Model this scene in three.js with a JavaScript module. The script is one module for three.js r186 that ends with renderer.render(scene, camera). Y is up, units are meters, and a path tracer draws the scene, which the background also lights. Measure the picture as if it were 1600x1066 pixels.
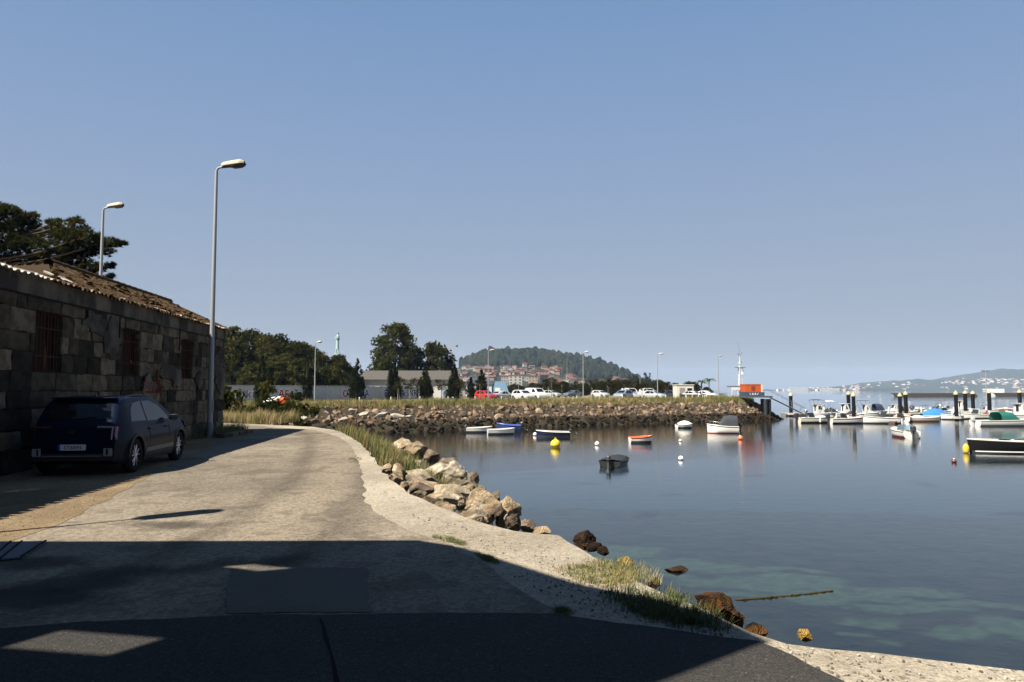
import * as THREE from 'three';
import { mergeGeometries, mergeVertices, toCreasedNormals } from 'three/addons/utils/BufferGeometryUtils.js';
import { RoundedBoxGeometry } from 'three/addons/geometries/RoundedBoxGeometry.js';
import { ImprovedNoise } from 'three/addons/math/ImprovedNoise.js';

// ---------- camera, sky, sun, exposure ----------
const W = 1600, H = 1066, F = 1156, HORIZON = 609;
const scene = new THREE.Scene();
const camera = new THREE.PerspectiveCamera(2 * Math.atan(H / 2 / F) * 180 / Math.PI, W / H, 0.1, 30000);
const EYE = 4.0, ROAD = 2.35;
camera.position.set(0, EYE, 0);
const pitch = Math.atan((HORIZON - H / 2) / F);
camera.rotation.set(pitch, 0, 0);
camera.updateMatrixWorld();
const renderer = new THREE.WebGLRenderer({ antialias: true });
renderer.setSize(1024, 682);
renderer.toneMapping = THREE.LinearToneMapping;
renderer.toneMappingExposure = 3.1;
renderer.shadowMap.enabled = true;

const SUNDIR = new THREE.Vector3(-0.491, 0.777, 0.390).normalize();
const sun = new THREE.DirectionalLight(new THREE.Color(1.0, 0.915, 0.785), 5.0);
sun.position.copy(SUNDIR).multiplyScalar(200);
sun.castShadow = true;
sun.shadow.mapSize.set(4096, 4096);
Object.assign(sun.shadow.camera, { left: -120, right: 120, top: 120, bottom: -120, near: 1, far: 500 });
scene.add(sun); scene.add(sun.target);

{ // clear summer sky: hazy pale towards the horizon, deeper blue overhead
  const w = 512, h = 256, a = new Float32Array(w * h * 4);
  const stops = [[-90, .16, .20, .245], [-2, .236, .266, .312], [2, .236, .266, .312], [9, .202, .254, .336], [18, .155, .222, .345], [30, .104, .182, .325], [50, .062, .128, .265], [90, .045, .098, .222]];
  for (let j = 0; j < h; j++) {
    const el = (j + .5) / h * 180 - 90;
    let k = 0; while (k < stops.length - 2 && el > stops[k + 1][0]) k++;
    const s = stops[k], e = stops[k + 1];
    let t = Math.min(1, Math.max(0, (el - s[0]) / (e[0] - s[0])));
    for (let i = 0; i < w; i++) {
      const o = (j * w + i) * 4;
      for (let c = 0; c < 3; c++) a[o + c] = .523 * (s[c + 1] + (e[c + 1] - s[c + 1]) * t);
      a[o + 3] = 1;
    }
  }
  const t = new THREE.DataTexture(a, w, h, THREE.RGBAFormat, THREE.FloatType);
  t.mapping = THREE.EquirectangularReflectionMapping; t.magFilter = t.minFilter = THREE.LinearFilter; t.needsUpdate = true;
  scene.background = t; scene.environment = t;
}
scene.fog = new THREE.FogExp2(new THREE.Color(.55, .73, 1.0), 0.000075);

// ---------- helpers ----------
let seed = 7;
const rnd = () => { seed = (seed + 0x6D2B79F5) | 0; let t = Math.imul(seed ^ seed >>> 15, 1 | seed); t = t + Math.imul(t ^ t >>> 7, 61 | t) ^ t; return ((t ^ t >>> 14) >>> 0) / 4294967296; };
const rr = (a, b) => a + (b - a) * rnd();
const pick = a => a[Math.floor(rnd() * a.length)];
const lerp = (a, b, t) => a + (b - a) * t;
const clamp = (x, a, b) => Math.min(b, Math.max(a, x));
const sstep = (a, b, x) => { const t = clamp((x - a) / (b - a), 0, 1); return t * t * (3 - 2 * t); };
const V3 = (x, y, z) => new THREE.Vector3(x, y, z);
const V2 = (x, y) => new THREE.Vector2(x, y);
const PI = Math.PI;
const noise3 = new ImprovedNoise();
const fbm = (x, y, z, o = 4) => { let s = 0, a = .5; for (let i = 0; i < o; i++) { s += a * noise3.noise(x, y, z); x *= 2.03; y *= 2.03; z *= 2.03; a *= .5; } return s; };
// a pixel of the photograph gives a direction; the plane or the distance gives the place. d is distance ahead (-z)
function ray(px, py) { return V3((px - W / 2) / F, -(py - H / 2) / F, -1).applyQuaternion(camera.quaternion); }
function P(px, py, h) { const r = ray(px, py), t = (h - EYE) / r.y; return [r.x * t, -r.z * t]; }           // [x, d] on the plane y = h
function PD(px, py, d) { const r = ray(px, py), t = d / -r.z; return V3(r.x * t, EYE + r.y * t, -d); }       // point at distance d
const interp = (list, x) => { if (x <= list[0][0]) return list[0][1]; for (let i = 1; i < list.length; i++) if (x <= list[i][0]) return lerp(list[i - 1][1], list[i][1], (x - list[i - 1][0]) / (list[i][0] - list[i - 1][0])); return list[list.length - 1][1]; };

const taken = {};
function numbered(n) { if (taken[n] === undefined) { taken[n] = 0; return n; } taken[n]++; return n + '_' + String(taken[n]).padStart(3, '0'); }
function shade(o) { o.castShadow = o.receiveShadow = true; return o; }
function thing(name, label, category, pos = [0, 0, 0], turn = 0, group) {
  const o = new THREE.Group(); o.name = numbered(name); o.position.set(...pos); o.rotation.y = turn;
  o.userData = { label, category }; if (group) o.userData.group = group; scene.add(o); return o;
}
function part(name, geo, mat, parent, pos) { const m = shade(new THREE.Mesh(geo, mat)); m.name = name; if (pos) m.position.set(...pos); parent.add(m); return m; }
function solo(name, geo, mat, label, category, pos, group) { const m = part(numbered(name), geo, mat, scene, pos); m.userData = { label, category }; if (group) m.userData.group = group; return m; }
function structure(name, geo, mat, label) { const m = part(numbered(name), geo, mat, scene); m.userData = { kind: 'structure', label: label || name.replace(/_/g, ' ') }; return m; }
function copyOf(o, pos, turn, label, scale) { const c = o.clone(); c.name = numbered(o.name.replace(/_\d{3}$/, '')); c.userData = { ...o.userData }; if (label) c.userData.label = label; c.position.set(...pos); c.rotation.y = turn; if (scale) c.scale.set(...(Array.isArray(scale) ? scale : [scale, scale, scale])); scene.add(c); return c; }
function mg(list) {
  const g = list.map(x => { const n = x.index ? x.toNonIndexed() : x.clone(); for (const k of Object.keys(n.attributes)) if (!['position', 'normal', 'uv', 'color'].includes(k)) n.deleteAttribute(k); if (!n.attributes.normal) n.computeVertexNormals(); if (!n.attributes.uv) n.setAttribute('uv', new THREE.BufferAttribute(new Float32Array(n.attributes.position.count * 2), 2)); return n; });
  if (!g.every(x => x.attributes.color)) g.forEach(x => x.deleteAttribute('color'));
  return mergeGeometries(g);
}
const box = (w, h, d, x = 0, y = 0, z = 0, ry = 0) => { const g = new THREE.BoxGeometry(w, h, d); if (ry) g.rotateY(ry); return g.translate(x, y, z); };
const rbox = (w, h, d, x = 0, y = 0, z = 0, r = .02, s = 2) => new RoundedBoxGeometry(w, h, d, s, Math.min(r, w / 2.1, h / 2.1, d / 2.1)).translate(x, y, z);
const cyl = (r0, r1, h, x = 0, y = 0, z = 0, n = 12) => new THREE.CylinderGeometry(r1, r0, h, n).translate(x, y + h / 2, z); // r0 bottom
function rod(a, b, r0, r1 = r0, n = 6) { const A = V3(...a), B = V3(...b), L = A.distanceTo(B); const g = new THREE.CylinderGeometry(r1, r0, L, n); g.translate(0, L / 2, 0); g.applyQuaternion(new THREE.Quaternion().setFromUnitVectors(V3(0, 1, 0), B.clone().sub(A).normalize())); return g.translate(A.x, A.y, A.z); }
const tube = (pts, r, n = 24, k = 6) => new THREE.TubeGeometry(new THREE.CatmullRomCurve3(pts.map(p => V3(...p))), n, r, k, false);
function flat(poly, y) { // polygon of [x, d] as a sheet facing up, uv in metres
  const s = new THREE.Shape(poly.map(p => V2(p[0], p[1]))); const g = new THREE.ShapeGeometry(s); g.rotateX(-PI / 2); g.translate(0, y, 0);
  const p = g.attributes.position, u = g.attributes.uv; for (let i = 0; i < p.count; i++) u.setXY(i, p.getX(i), -p.getZ(i)); g.computeVertexNormals(); return g;
}
function ragged(poly, step, amp, sd, keep = () => false) { // subdivide a polygon's edges and roughen them
  const out = [];
  for (let i = 0; i < poly.length; i++) {
    const a = poly[i], b = poly[(i + 1) % poly.length], L = Math.hypot(b[0] - a[0], b[1] - a[1]);
    if (keep(a, b)) { out.push(a); continue; }
    const n = Math.max(1, Math.round(L / step)), nx = -(b[1] - a[1]) / L, ny = (b[0] - a[0]) / L;
    for (let k = 0; k < n; k++) { const t = k / n, x = lerp(a[0], b[0], t), y = lerp(a[1], b[1], t), e = amp * (1.3 * fbm(x * 1.1 + sd, y * 1.1, sd, 4) + .8 * fbm(x * 7, y * 7, sd + 5, 3)); out.push([x + nx * e, y + ny * e]); }
  }
  return out;
}
function gridGeo(nu, nv, f) { // f(i, j) -> [x, y, z, u, v]
  const pos = [], uv = [], idx = [];
  for (let j = 0; j <= nv; j++) for (let i = 0; i <= nu; i++) { const p = f(i / nu, j / nv, i, j); pos.push(p[0], p[1], p[2]); uv.push(p[3] ?? i / nu, p[4] ?? j / nv); }
  for (let j = 0; j < nv; j++) for (let i = 0; i < nu; i++) { const a = j * (nu + 1) + i, b = a + 1, c = a + nu + 1, d = c + 1; idx.push(a, b, d, a, d, c); }
  const g = new THREE.BufferGeometry(); g.setAttribute('position', new THREE.Float32BufferAttribute(pos, 3)); g.setAttribute('uv', new THREE.Float32BufferAttribute(uv, 2)); g.setIndex(idx); g.computeVertexNormals(); return g;
}
function paint(geo, f) { // vertex colours (linear) from position: the colour of the matter itself
  const p = geo.attributes.position, c = new Float32Array(p.count * 3);
  for (let i = 0; i < p.count; i++) { const q = f(p.getX(i), p.getY(i), p.getZ(i), i); c[i * 3] = q[0]; c[i * 3 + 1] = q[1]; c[i * 3 + 2] = q[2]; }
  geo.setAttribute('color', new THREE.BufferAttribute(c, 3)); return geo;
}
const mix3 = (a, b, t) => [lerp(a[0], b[0], t), lerp(a[1], b[1], t), lerp(a[2], b[2], t)];
const lin = (r, g, b) => new THREE.Color().setRGB(r, g, b);
const mat = (c, roughness = .8, o = {}) => new THREE.MeshPhysicalMaterial({ color: Array.isArray(c) ? lin(...c) : c, roughness, metalness: 0, side: THREE.DoubleSide, specularIntensity: roughness > .8 ? .15 : .4, ...o });
const phys = (c, roughness, o = {}) => new THREE.MeshPhysicalMaterial({ color: Array.isArray(c) ? lin(...c) : c, roughness, metalness: 0, side: THREE.DoubleSide, ...o });

// tileable noise tables, looked up to compose textures
const NT = 512;
function tile(freq, oct, sd) {
  const a = new Float32Array(NT * NT), s = seed; seed = sd;
  let amp = 1, tot = 0;
  for (let o = 0; o < oct; o++) {
    const n = Math.min(NT, freq << o), t = new Float32Array(n * n); for (let i = 0; i < n * n; i++) t[i] = rnd();
    for (let y = 0; y < NT; y++) { const fy = y / NT * n, y0 = Math.floor(fy), ty = fy - y0, wy = ty * ty * (3 - 2 * ty), r0 = (y0 % n) * n, r1 = ((y0 + 1) % n) * n;
      for (let x = 0; x < NT; x++) { const fx = x / NT * n, x0 = Math.floor(fx), tx = fx - x0, wx = tx * tx * (3 - 2 * tx), x1 = (x0 + 1) % n, xm = x0 % n;
        a[y * NT + x] += amp * (lerp(lerp(t[r0 + xm], t[r0 + x1], wx), lerp(t[r1 + xm], t[r1 + x1], wx), wy)); } }
    tot += amp; amp *= .55;
  }
  for (let i = 0; i < a.length; i++) a[i] /= tot; seed = s; return a;
}
const N1 = tile(6, 5, 11), N2 = tile(24, 4, 23), N3 = tile(256, 1, 37), N4 = tile(3, 6, 51), N5 = tile(96, 2, 77);
const look = (T, u, v) => T[((Math.floor(v * NT) % NT + NT) % NT) * NT + ((Math.floor(u * NT) % NT + NT) % NT)];
function lookS(T, u, v) { // smooth lookup
  const x = (u - Math.floor(u)) * NT, y = (v - Math.floor(v)) * NT, x0 = Math.floor(x) % NT, y0 = Math.floor(y) % NT, x1 = (x0 + 1) % NT, y1 = (y0 + 1) % NT, tx = x - Math.floor(x), ty = y - Math.floor(y);
  return lerp(lerp(T[y0 * NT + x0], T[y0 * NT + x1], tx), lerp(T[y1 * NT + x0], T[y1 * NT + x1], tx), ty);
}
const toS = x => { x = clamp(x, 0, 1); return 255 * (x <= .0031308 ? 12.92 * x : 1.055 * Math.pow(x, 1 / 2.4) - .055); };
function texRGB(n, m, f) { // f(u, v) -> linear rgb
  const a = new Uint8Array(n * m * 4);
  for (let j = 0; j < m; j++) for (let i = 0; i < n; i++) { const c = f((i + .5) / n, (j + .5) / m), o = (j * n + i) * 4; a[o] = toS(c[0]); a[o + 1] = toS(c[1]); a[o + 2] = toS(c[2]); a[o + 3] = 255; }
  const t = new THREE.DataTexture(a, n, m); t.colorSpace = THREE.SRGBColorSpace; return fin(t);
}
function texG(n, m, f) { const a = new Uint8Array(n * m * 4); for (let j = 0; j < m; j++) for (let i = 0; i < n; i++) { const c = 255 * clamp(f((i + .5) / n, (j + .5) / m), 0, 1), o = (j * n + i) * 4; a[o] = a[o + 1] = a[o + 2] = c; a[o + 3] = 255; } return fin(new THREE.DataTexture(a, n, m)); }
function fin(t) { t.magFilter = THREE.LinearFilter; t.minFilter = THREE.LinearMipmapLinearFilter; t.generateMipmaps = true; t.wrapS = t.wrapT = THREE.RepeatWrapping; t.needsUpdate = true; return t; }
const rep = (t, sx, sy = sx, ox = 0, oy = 0) => { const c = t.clone(); c.repeat.set(sx, sy); c.offset.set(ox, oy); c.needsUpdate = true; return c; };
const grainBump = texG(512, 512, (u, v) => .5 * look(N3, u, v) + .3 * look(N5, u, v) + .2 * look(N2, u, v));
const softBump = texG(512, 512, (u, v) => lookS(N1, u, v));

// ---------- the setting: land, road, sea ----------
const px = l => l.map(p => P(p[0], p[1], ROAD));
const edge = [...px([[355, 661], [430, 664], [490, 667], [530, 673], [560, 690], [578, 708], [600, 738], [640, 772], [700, 797], [750, 815], [800, 830], [870, 836], [930, 870], [985, 902], [1040, 927], [1100, 953], [1170, 987], [1230, 1002], [1290, 1010], [1450, 1028], [1600, 1047]]), [4.6, 3.2], [6.5, 1.5], [8, -6], [8, -25]];
const landPoly = [...ragged([...edge.slice(0, 21)], .35, .09, 3, (a, b) => a === edge[20]), ...edge.slice(20), [-60, -25], [-60, 40]];
// sandy concrete and grit of the verge
const sandTex = texRGB(2048, 2048, (u, v) => {
  const a = lookS(N4, u * 2, v * 2), b = lookS(N1, u * 3, v * 3), g = look(N3, u * 4, v * 4), g2 = look(N5, u * 5, v * 5), p = lookS(N2, u * 6, v * 6);
  let c = mix3([.170, .148, .114], [.255, .227, .178], clamp(.5 + (a - .5) * 2.2 + (b - .5) * .9, 0, 1));
  const s = 1 + (g - .5) * .5 + (g2 - .5) * .55; c = [c[0] * s, c[1] * s, c[2] * s];
  if (p > .66 && g2 > .60) c = mix3(c, [.055, .05, .042], .75);
  return c;
});
const M_sand = mat(0xffffff, .95, { map: rep(sandTex, 1 / 14, 1 / 14), bumpMap: rep(grainBump, 1 / 2.2), bumpScale: .012 });
structure('ground', flat(landPoly, ROAD - .006), M_sand, 'pale sandy concrete verge beside the road');
// the bank below the verge
{
  const pts = ragged(edge.slice(0, 21), .35, .09, 3, (a, b) => a === edge[20]), n = pts.length;
  const nor = i => { const a = pts[Math.max(0, i - 4)], b = pts[Math.min(n - 1, i + 4)], L = Math.hypot(b[0] - a[0], b[1] - a[1]); let x = -(b[1] - a[1]) / L, y = (b[0] - a[0]) / L; return x + y * .2 < 0 && pts[i][1] < 34 ? [-x, -y] : [x, y]; };
  const prof = [[0, 0], [.05, -.12], [.3, -.3], [.8, -.75], [1.6, -1.6], [2.6, -2.5], [4, -3.3]];
  const g = gridGeo(n - 1, prof.length - 1, (u, v, i, j) => { const [nx, ny] = nor(i), q = prof[j], x = pts[i][0] + nx * q[0], d = pts[i][1] + ny * q[0], e = j > 1 ? .25 * fbm(x * 1.3, q[1] * 1.3, d * 1.3) : 0; return [x + nx * e, ROAD - .006 + q[1] + e * .5, -d - ny * e, x, d]; });
  paint(g, (x, y, z) => { const t = clamp(.5 + 2 * fbm(x * 2, y * 3, z * 2), 0, 1); return mix3([.045, .034, .022], [.115, .092, .064], t); });
  structure('shore_bank', g, mat(0xffffff, .95, { vertexColors: true, bumpMap: rep(grainBump, 1), bumpScale: .02 }), 'earth and stone bank below the verge');
}
// worn asphalt: one map laid in place over the stretch in view
const RX0 = -14, RX1 = 6, RD0 = 2, RD1 = 38;
const trackX = [[4, -3.4], [9, -3.3], [14, -3.9], [20, -5.2], [27, -7.2], [33, -9.8], [38, -12.5]];
const blot = px([[210, 893], [150, 912], [95, 935], [60, 880], [420, 880], [275, 820]]);
const roadTex = texRGB(2048, 2048, (u, v) => {
  const x = lerp(RX0, RX1, u), d = lerp(RD0, RD1, v);
  const a = lookS(N4, x / 13, d / 13), b = lookS(N1, x / 5, d / 7), g = look(N3, x / 3.1, d / 3.1), g2 = look(N5, x / 3.7, d / 3.7), f = lookS(N2, x / 4.3, d / 11);
  let c = mix3([.104, .089, .069], [.155, .133, .102], clamp(.5 + (a - .5) * 2.4 + (b - .5) * 1.3, 0, 1));
  const tx = interp(trackX, d) + .12 * (lookS(N1, .3, d / 9) - .5);
  const w = o => Math.exp(-Math.pow((x - tx - o) / .26, 2));
  c = mix3(c, [.050, .042, .032], .60 * clamp((w(-.2) + w(1.25)) * (.4 + f), 0, 1));
  c = mix3(c, [.150, .125, .090], .5 * Math.exp(-Math.pow((x - tx - .52) / .4, 2)) * (.3 + b));
  const s = 1 + (g - .5) * .65 + (g2 - .5) * .75; c = [c[0] * s, c[1] * s, c[2] * s];
  if (lookS(N2, x / 9 + .4, d / 9) > .60) c = mix3(c, [.050, .043, .034], .4 * sstep(.60, .66, lookS(N2, x / 9 + .4, d / 9)) * (.4 + g));
  for (const o of blot) { const r = Math.hypot((x - o[0]) / .85, (d - o[1]) / .4) + (b - .5) * 1.6; if (r < 1) c = mix3(c, [.022, .020, .018], .75 * sstep(1, .3, r)); }
  return c;
});
const M_road = mat(0xffffff, .93, { map: rep(roadTex, 1 / (RX1 - RX0), 1 / (RD1 - RD0), -RX0 / (RX1 - RX0), -RD0 / (RD1 - RD0)), bumpMap: rep(grainBump, 1 / 1.6), bumpScale: .010 });
const asphR = px([[430, 668], [492, 672], [532, 684], [552, 702], [562, 725], [568, 755], [572, 785], [600, 812], [645, 832], [705, 852], [745, 878], [790, 908], [850, 945], [885, 965], [1010, 985], [1100, 1002], [1200, 1030]]);
const asphL = px([[330, 672], [365, 676], [330, 694], [255, 728], [205, 757], [150, 785], [95, 812], [30, 838]]);
const asph = [...asphR, [1.9, 3.9], [2.6, -6], [-13, -6], [-13, 7.2], ...asphL.reverse(), [-13.5, 33.5], [-13.5, 36.6]];
structure('road', flat(ragged(asph, .25, .12, 9, (a, b) => a[1] < 3.95 || a[0] < -12.9 || b[0] < -12.9), ROAD), M_road, 'worn pale asphalt road along the shore');
// loose yellow dirt at the foot of the stone building
{
  const t = texRGB(1024, 1024, (u, v) => { const a = lookS(N4, u * 2, v * 2), g = look(N3, u * 2, v * 2), g2 = look(N5, u * 3, v * 3), s = 1 + (g - .5) * .5 + (g2 - .5) * .8; const c = mix3([.125, .092, .056], [.195, .147, .089], clamp(.5 + (a - .5) * 2.6, 0, 1)); return [c[0] * s, c[1] * s, c[2] * s]; });
  const poly = [...px([[352, 676], [345, 688], [318, 702], [250, 732], [212, 757], [165, 783], [112, 808], [60, 834], [10, 849]]), [-8.5, 8.0], [-9.2, 8.3], [-9.9, 16], [-11.1, 28]];
  structure('dirt_strip', flat(ragged(poly, .22, .14, 21), ROAD + .004), mat(0xffffff, .97, { map: rep(t, 1 / 7), bumpMap: rep(grainBump, 1 / 1.3), bumpScale: .02 }), 'yellow dirt strip at the foot of the stone building');
}
// newer dark asphalt in the foreground, and a smooth patch
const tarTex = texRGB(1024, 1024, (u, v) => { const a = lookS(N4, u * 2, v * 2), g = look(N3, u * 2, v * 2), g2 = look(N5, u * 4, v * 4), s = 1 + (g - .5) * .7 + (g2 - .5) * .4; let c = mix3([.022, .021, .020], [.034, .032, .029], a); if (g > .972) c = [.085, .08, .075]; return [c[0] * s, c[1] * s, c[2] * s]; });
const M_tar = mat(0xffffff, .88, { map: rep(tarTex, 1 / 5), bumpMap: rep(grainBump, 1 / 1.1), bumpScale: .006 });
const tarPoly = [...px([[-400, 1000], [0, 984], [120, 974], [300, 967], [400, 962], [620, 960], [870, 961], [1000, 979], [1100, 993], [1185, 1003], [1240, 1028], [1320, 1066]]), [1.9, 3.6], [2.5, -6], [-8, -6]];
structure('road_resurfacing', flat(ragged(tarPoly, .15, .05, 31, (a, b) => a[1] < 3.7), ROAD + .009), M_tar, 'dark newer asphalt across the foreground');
{
  const t = texRGB(512, 512, (u, v) => { const a = lookS(N1, u, v), g = look(N3, u, v), s = 1 + (g - .5) * .4; const c = mix3([.058, .053, .046], [.074, .068, .059], a); return [c[0] * s, c[1] * s, c[2] * s]; });
  structure('road_patch', flat(ragged(px([[360, 888], [575, 889], [584, 958], [352, 960]]), .07, .07, 41), ROAD + .005), mat(0xffffff, .85, { map: rep(t, 1 / 2), bumpMap: rep(grainBump, 1), bumpScale: .004 }), 'smooth rectangular asphalt patch');
  const cr = px([[500, 968], [506, 985], [509, 1000], [516, 1020], [522, 1045], [527, 1075]]), l = [], r = []; cr.forEach(([x, d], i) => { const w = .006 + .010 * ((i * 7) % 3) / 2; l.push([x - w, d]); r.unshift([x + w, d]); });
  structure('road_crack', flat([...l, ...r], ROAD + .0125), mat([.006, .006, .006], 1), 'tar filled crack in the dark asphalt');
}
// sea
const rippleTex = texG(1024, 1024, (u, v) => .5 * lookS(N1, u * 2, v * 2) + .28 * lookS(N2, u * 2, v * 2) + .22 * lookS(N4, u * 3, v * 3));
{
  const g = new THREE.PlaneGeometry(9000, 6400, 1, 1).rotateX(-PI / 2).translate(1500, 0, -2900); const p = g.attributes.position, u = g.attributes.uv; for (let i = 0; i < 4; i++) u.setXY(i, p.getX(i), -p.getZ(i));
  structure('water', g, phys([.60, .70, .70], .02, { transmission: 1, thickness: 0, ior: 1.333, bumpMap: rep(rippleTex, 1 / 5.5, 1 / 4.2), bumpScale: .009 }), 'calm harbour water');
}
{ // sea bed: sand patches between dark weed where it is shallow, a blue tinted bed beyond
  const g = gridGeo(220, 200, (u, v) => { const x = lerp(-12, 34, u), d = lerp(2, 44, v); const off = Math.max(0, d - 12 - .35 * Math.max(0, 2 - x)); return [x, -.55 - .06 * (d - 4) - .02 * Math.max(0, x - 4) - .25 * fbm(x * .4, 0, d * .4), -d, x, d]; });
  // pale sand patches where the photograph shows them, ragged at the rim, weed between: [px, py, half width px, half height px]
  const sandy = [[965, 842, 60, 9], [1060, 862, 110, 10], [1010, 878, 70, 6], [1190, 886, 120, 12], [1300, 905, 110, 12], [1150, 905, 60, 5], [1360, 944, 50, 7], [1430, 925, 90, 8], [1500, 958, 50, 10], [1580, 952, 50, 18], [1560, 1022, 50, 9], [1340, 966, 24, 4], [1385, 978, 22, 4], [1240, 868, 70, 5], [1420, 895, 90, 7], [1540, 915, 70, 9]].map(([x, y, w, h]) => { const q = interp([[835, -1.55], [900, -1.2], [1020, -.85]], y), a = P(x, y, q), b = P(x + w, y, q), c = P(x, y - h, q); return [a[0], a[1], b[0] - a[0], c[1] - a[1]]; });
  paint(g, (x, y, z) => {
    const d = -z, n = fbm(x * .8, 2, d * .8, 4), k = clamp(.5 + 2.4 * fbm(x * 3, 1, d * 3, 3), 0, 1); let m = 0;
    for (const o of sandy) { const r = Math.hypot((x - o[0]) / o[2], (d - o[1]) / o[3]) + n * 1.5; m = Math.max(m, sstep(1.35, .85, r)); }
    const c = mix3(mix3([.012, .014, .014], [.022, .022, .018], clamp(.5 + n * 3, 0, 1)), mix3([.034, .046, .031], [.060, .074, .048], k), m * .9); return c;
  });
  structure('sea_bed', g, mat(0xffffff, 1, { vertexColors: true }), 'sand and weed of the shallow sea bed');
  const f = new THREE.PlaneGeometry(9000, 6400).rotateX(-PI / 2).translate(1500, -4.2, -2900); structure('deep_sea_bed', f, mat([.020, .034, .048], 1), 'deeper harbour bed tinted with the blue glow of the water');  // blue light welling up from deep water is put into the bed colour
}
// the far mole: shoreline, rock crest and grassy edge
const wl = [[-46, 44], [-34, 52], [-24, 59.5], [-14, 66.5], [-6.9, 72.5], [0, 77.8], [7.1, 82.6], [14, 86.6], [20, 89.8], [26.5, 93], [32.0, 96], [36.0, 100.5], [37.2, 107], [36.8, 125], [42, 160]];
const wlc = new THREE.CatmullRomCurve3(wl.map(p => V3(p[0], 0, p[1])));
const NW = 150, wpts = wlc.getSpacedPoints(NW).map((p, i) => { const t = wlc.getTangentAt(i / NW); return { x: p.x, d: p.z, nx: -t.z, nd: t.x }; });
const mole = (s, off, y) => { const i = clamp(s * NW, 0, NW - 1e-3), k = Math.floor(i), f = i - k, a = wpts[k], b = wpts[Math.min(NW, k + 1)]; return [lerp(a.x, b.x, f) + lerp(a.nx, b.nx, f) * off, y, lerp(a.d, b.d, f) + lerp(a.nd, b.nd, f) * off]; };
const GROUND2 = 2.4;
{
  const prof = [[-2.5, -2.2], [-.6, -.4], [.4, .3], [1.6, 1.2], [3.0, 2.15], [3.6, 2.35], [5.0, 2.55], [6.5, 2.4]];
  const g = gridGeo(NW, prof.length - 1, (u, v, i, j) => { const q = prof[j], p = mole(u, q[0], q[1]); return [p[0], p[1] + (j > 1 && j < 7 ? .15 * fbm(p[0] * .8, q[1], p[2] * .8) : 0), -p[2], p[0], p[2]]; });
  paint(g, (x, y, z, i) => { const j = Math.floor(i / (NW + 1)), t = clamp(.5 + 2 * fbm(x * .7, y, z * .7), 0, 1); return j < 3 ? mix3([.02, .017, .012], [.035, .03, .02], t) : j < 5 ? mix3([.026, .020, .014], [.046, .036, .025], t) : mix3([.085, .075, .03], [.16, .13, .06], t); });
  structure('mole_bank', g, mat(0xffffff, 1, { vertexColors: true }), 'earth bank of the mole under rocks and grass');
  const G = []; for (let i = 0; i <= 50; i++) { const p = mole(i / 50, 6.45, 0); G.push([p[0], p[2]]); }
  const poly = [...G, [70, 300], [330, 1130], [-1300, 1130], [-1300, 30], [-70, 30], [-60, 40]];
  const t = texRGB(512, 512, (u, v) => { const a = lookS(N4, u, v), g = look(N3, u, v); return mix3(mix3([.115, .10, .075], [.17, .15, .11], a), [.09, .09, .04], sstep(.5, .7, lookS(N1, u * 2, v * 2))).map(x => x * (.85 + .3 * g)); });
  structure('mole_ground', flat(poly, GROUND2), mat(0xffffff, 1, { map: rep(t, 1 / 23) }), 'dusty parking ground of the mole');
  structure('headland_ground', flat([[-60, 39.9], [-12.4, 39.9], [-15, 46], [-24, 55], [-33, 54], [-44, 48], [-60, 42]], ROAD - .012), mat(0xffffff, 1, { map: rep(t, 1 / 17) }), 'weedy ground beyond the bend');
}

// ---------- stone building on the left ----------
const wallAt = d => -9.72 - .099 * (d - 13.5);                       // x of the wall face at distance d
const WA = Math.atan(.099), B0 = 7.4, B1 = 29.0;                    // turn of the wall, its near and far end
const grimeTex = texRGB(1024, 1024, (u, v) => { const a = lookS(N4, u * 2, v * 2), b = lookS(N1, u * 3, v * 1), g = look(N5, u * 3, v * 3), s = .8 + .4 * g; const c = mix3([.034, .031, .027], [.12, .104, .082], clamp(.5 + (a - .5) * 2.8 + (b - .5) * 1.2, 0, 1)); return [c[0] * s, c[1] * s, c[2] * s]; });
const graniteTex = texRGB(512, 512, (u, v) => { const a = lookS(N1, u, v), g = look(N3, u, v), g2 = look(N5, u, v), s = .7 + .35 * g + .25 * g2; const t = clamp(.5 + (a - .5) * 3, 0, 1); const c = mix3([.55, .53, .49], [1, .97, .9], t); return [c[0] * s, c[1] * s, c[2] * s]; });
const M_plaster = mat(0xffffff, .95, { map: rep(grimeTex, 1 / 5, 1 / 5), bumpMap: rep(grainBump, 1 / 1.2), bumpScale: .012 });
const stoneTones = [[.10, .083, .062], [.13, .108, .08], [.072, .061, .046], [.05, .043, .034], [.155, .13, .097], [.03, .026, .021]];
const M_stones = stoneTones.map((c, i) => mat(c, .95, { map: rep(graniteTex, 1.1, 1.1, i * .17, i * .31), bumpMap: rep(grainBump, 1.5), bumpScale: .012 }));
const M_mortar = mat([.03, .026, .021], 1, { bumpMap: rep(grainBump, 1), bumpScale: .02 });
const M_rust = mat([.05, .024, .016], .85), M_dark = mat([.012, .012, .013], .9), M_oldwood = mat([.018, .010, .008], .9);
const building = thing('stone_building', 'long old granite building with barred windows and a mossy tiled roof', 'building', [wallAt(B0), ROAD, -B0], WA);
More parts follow.
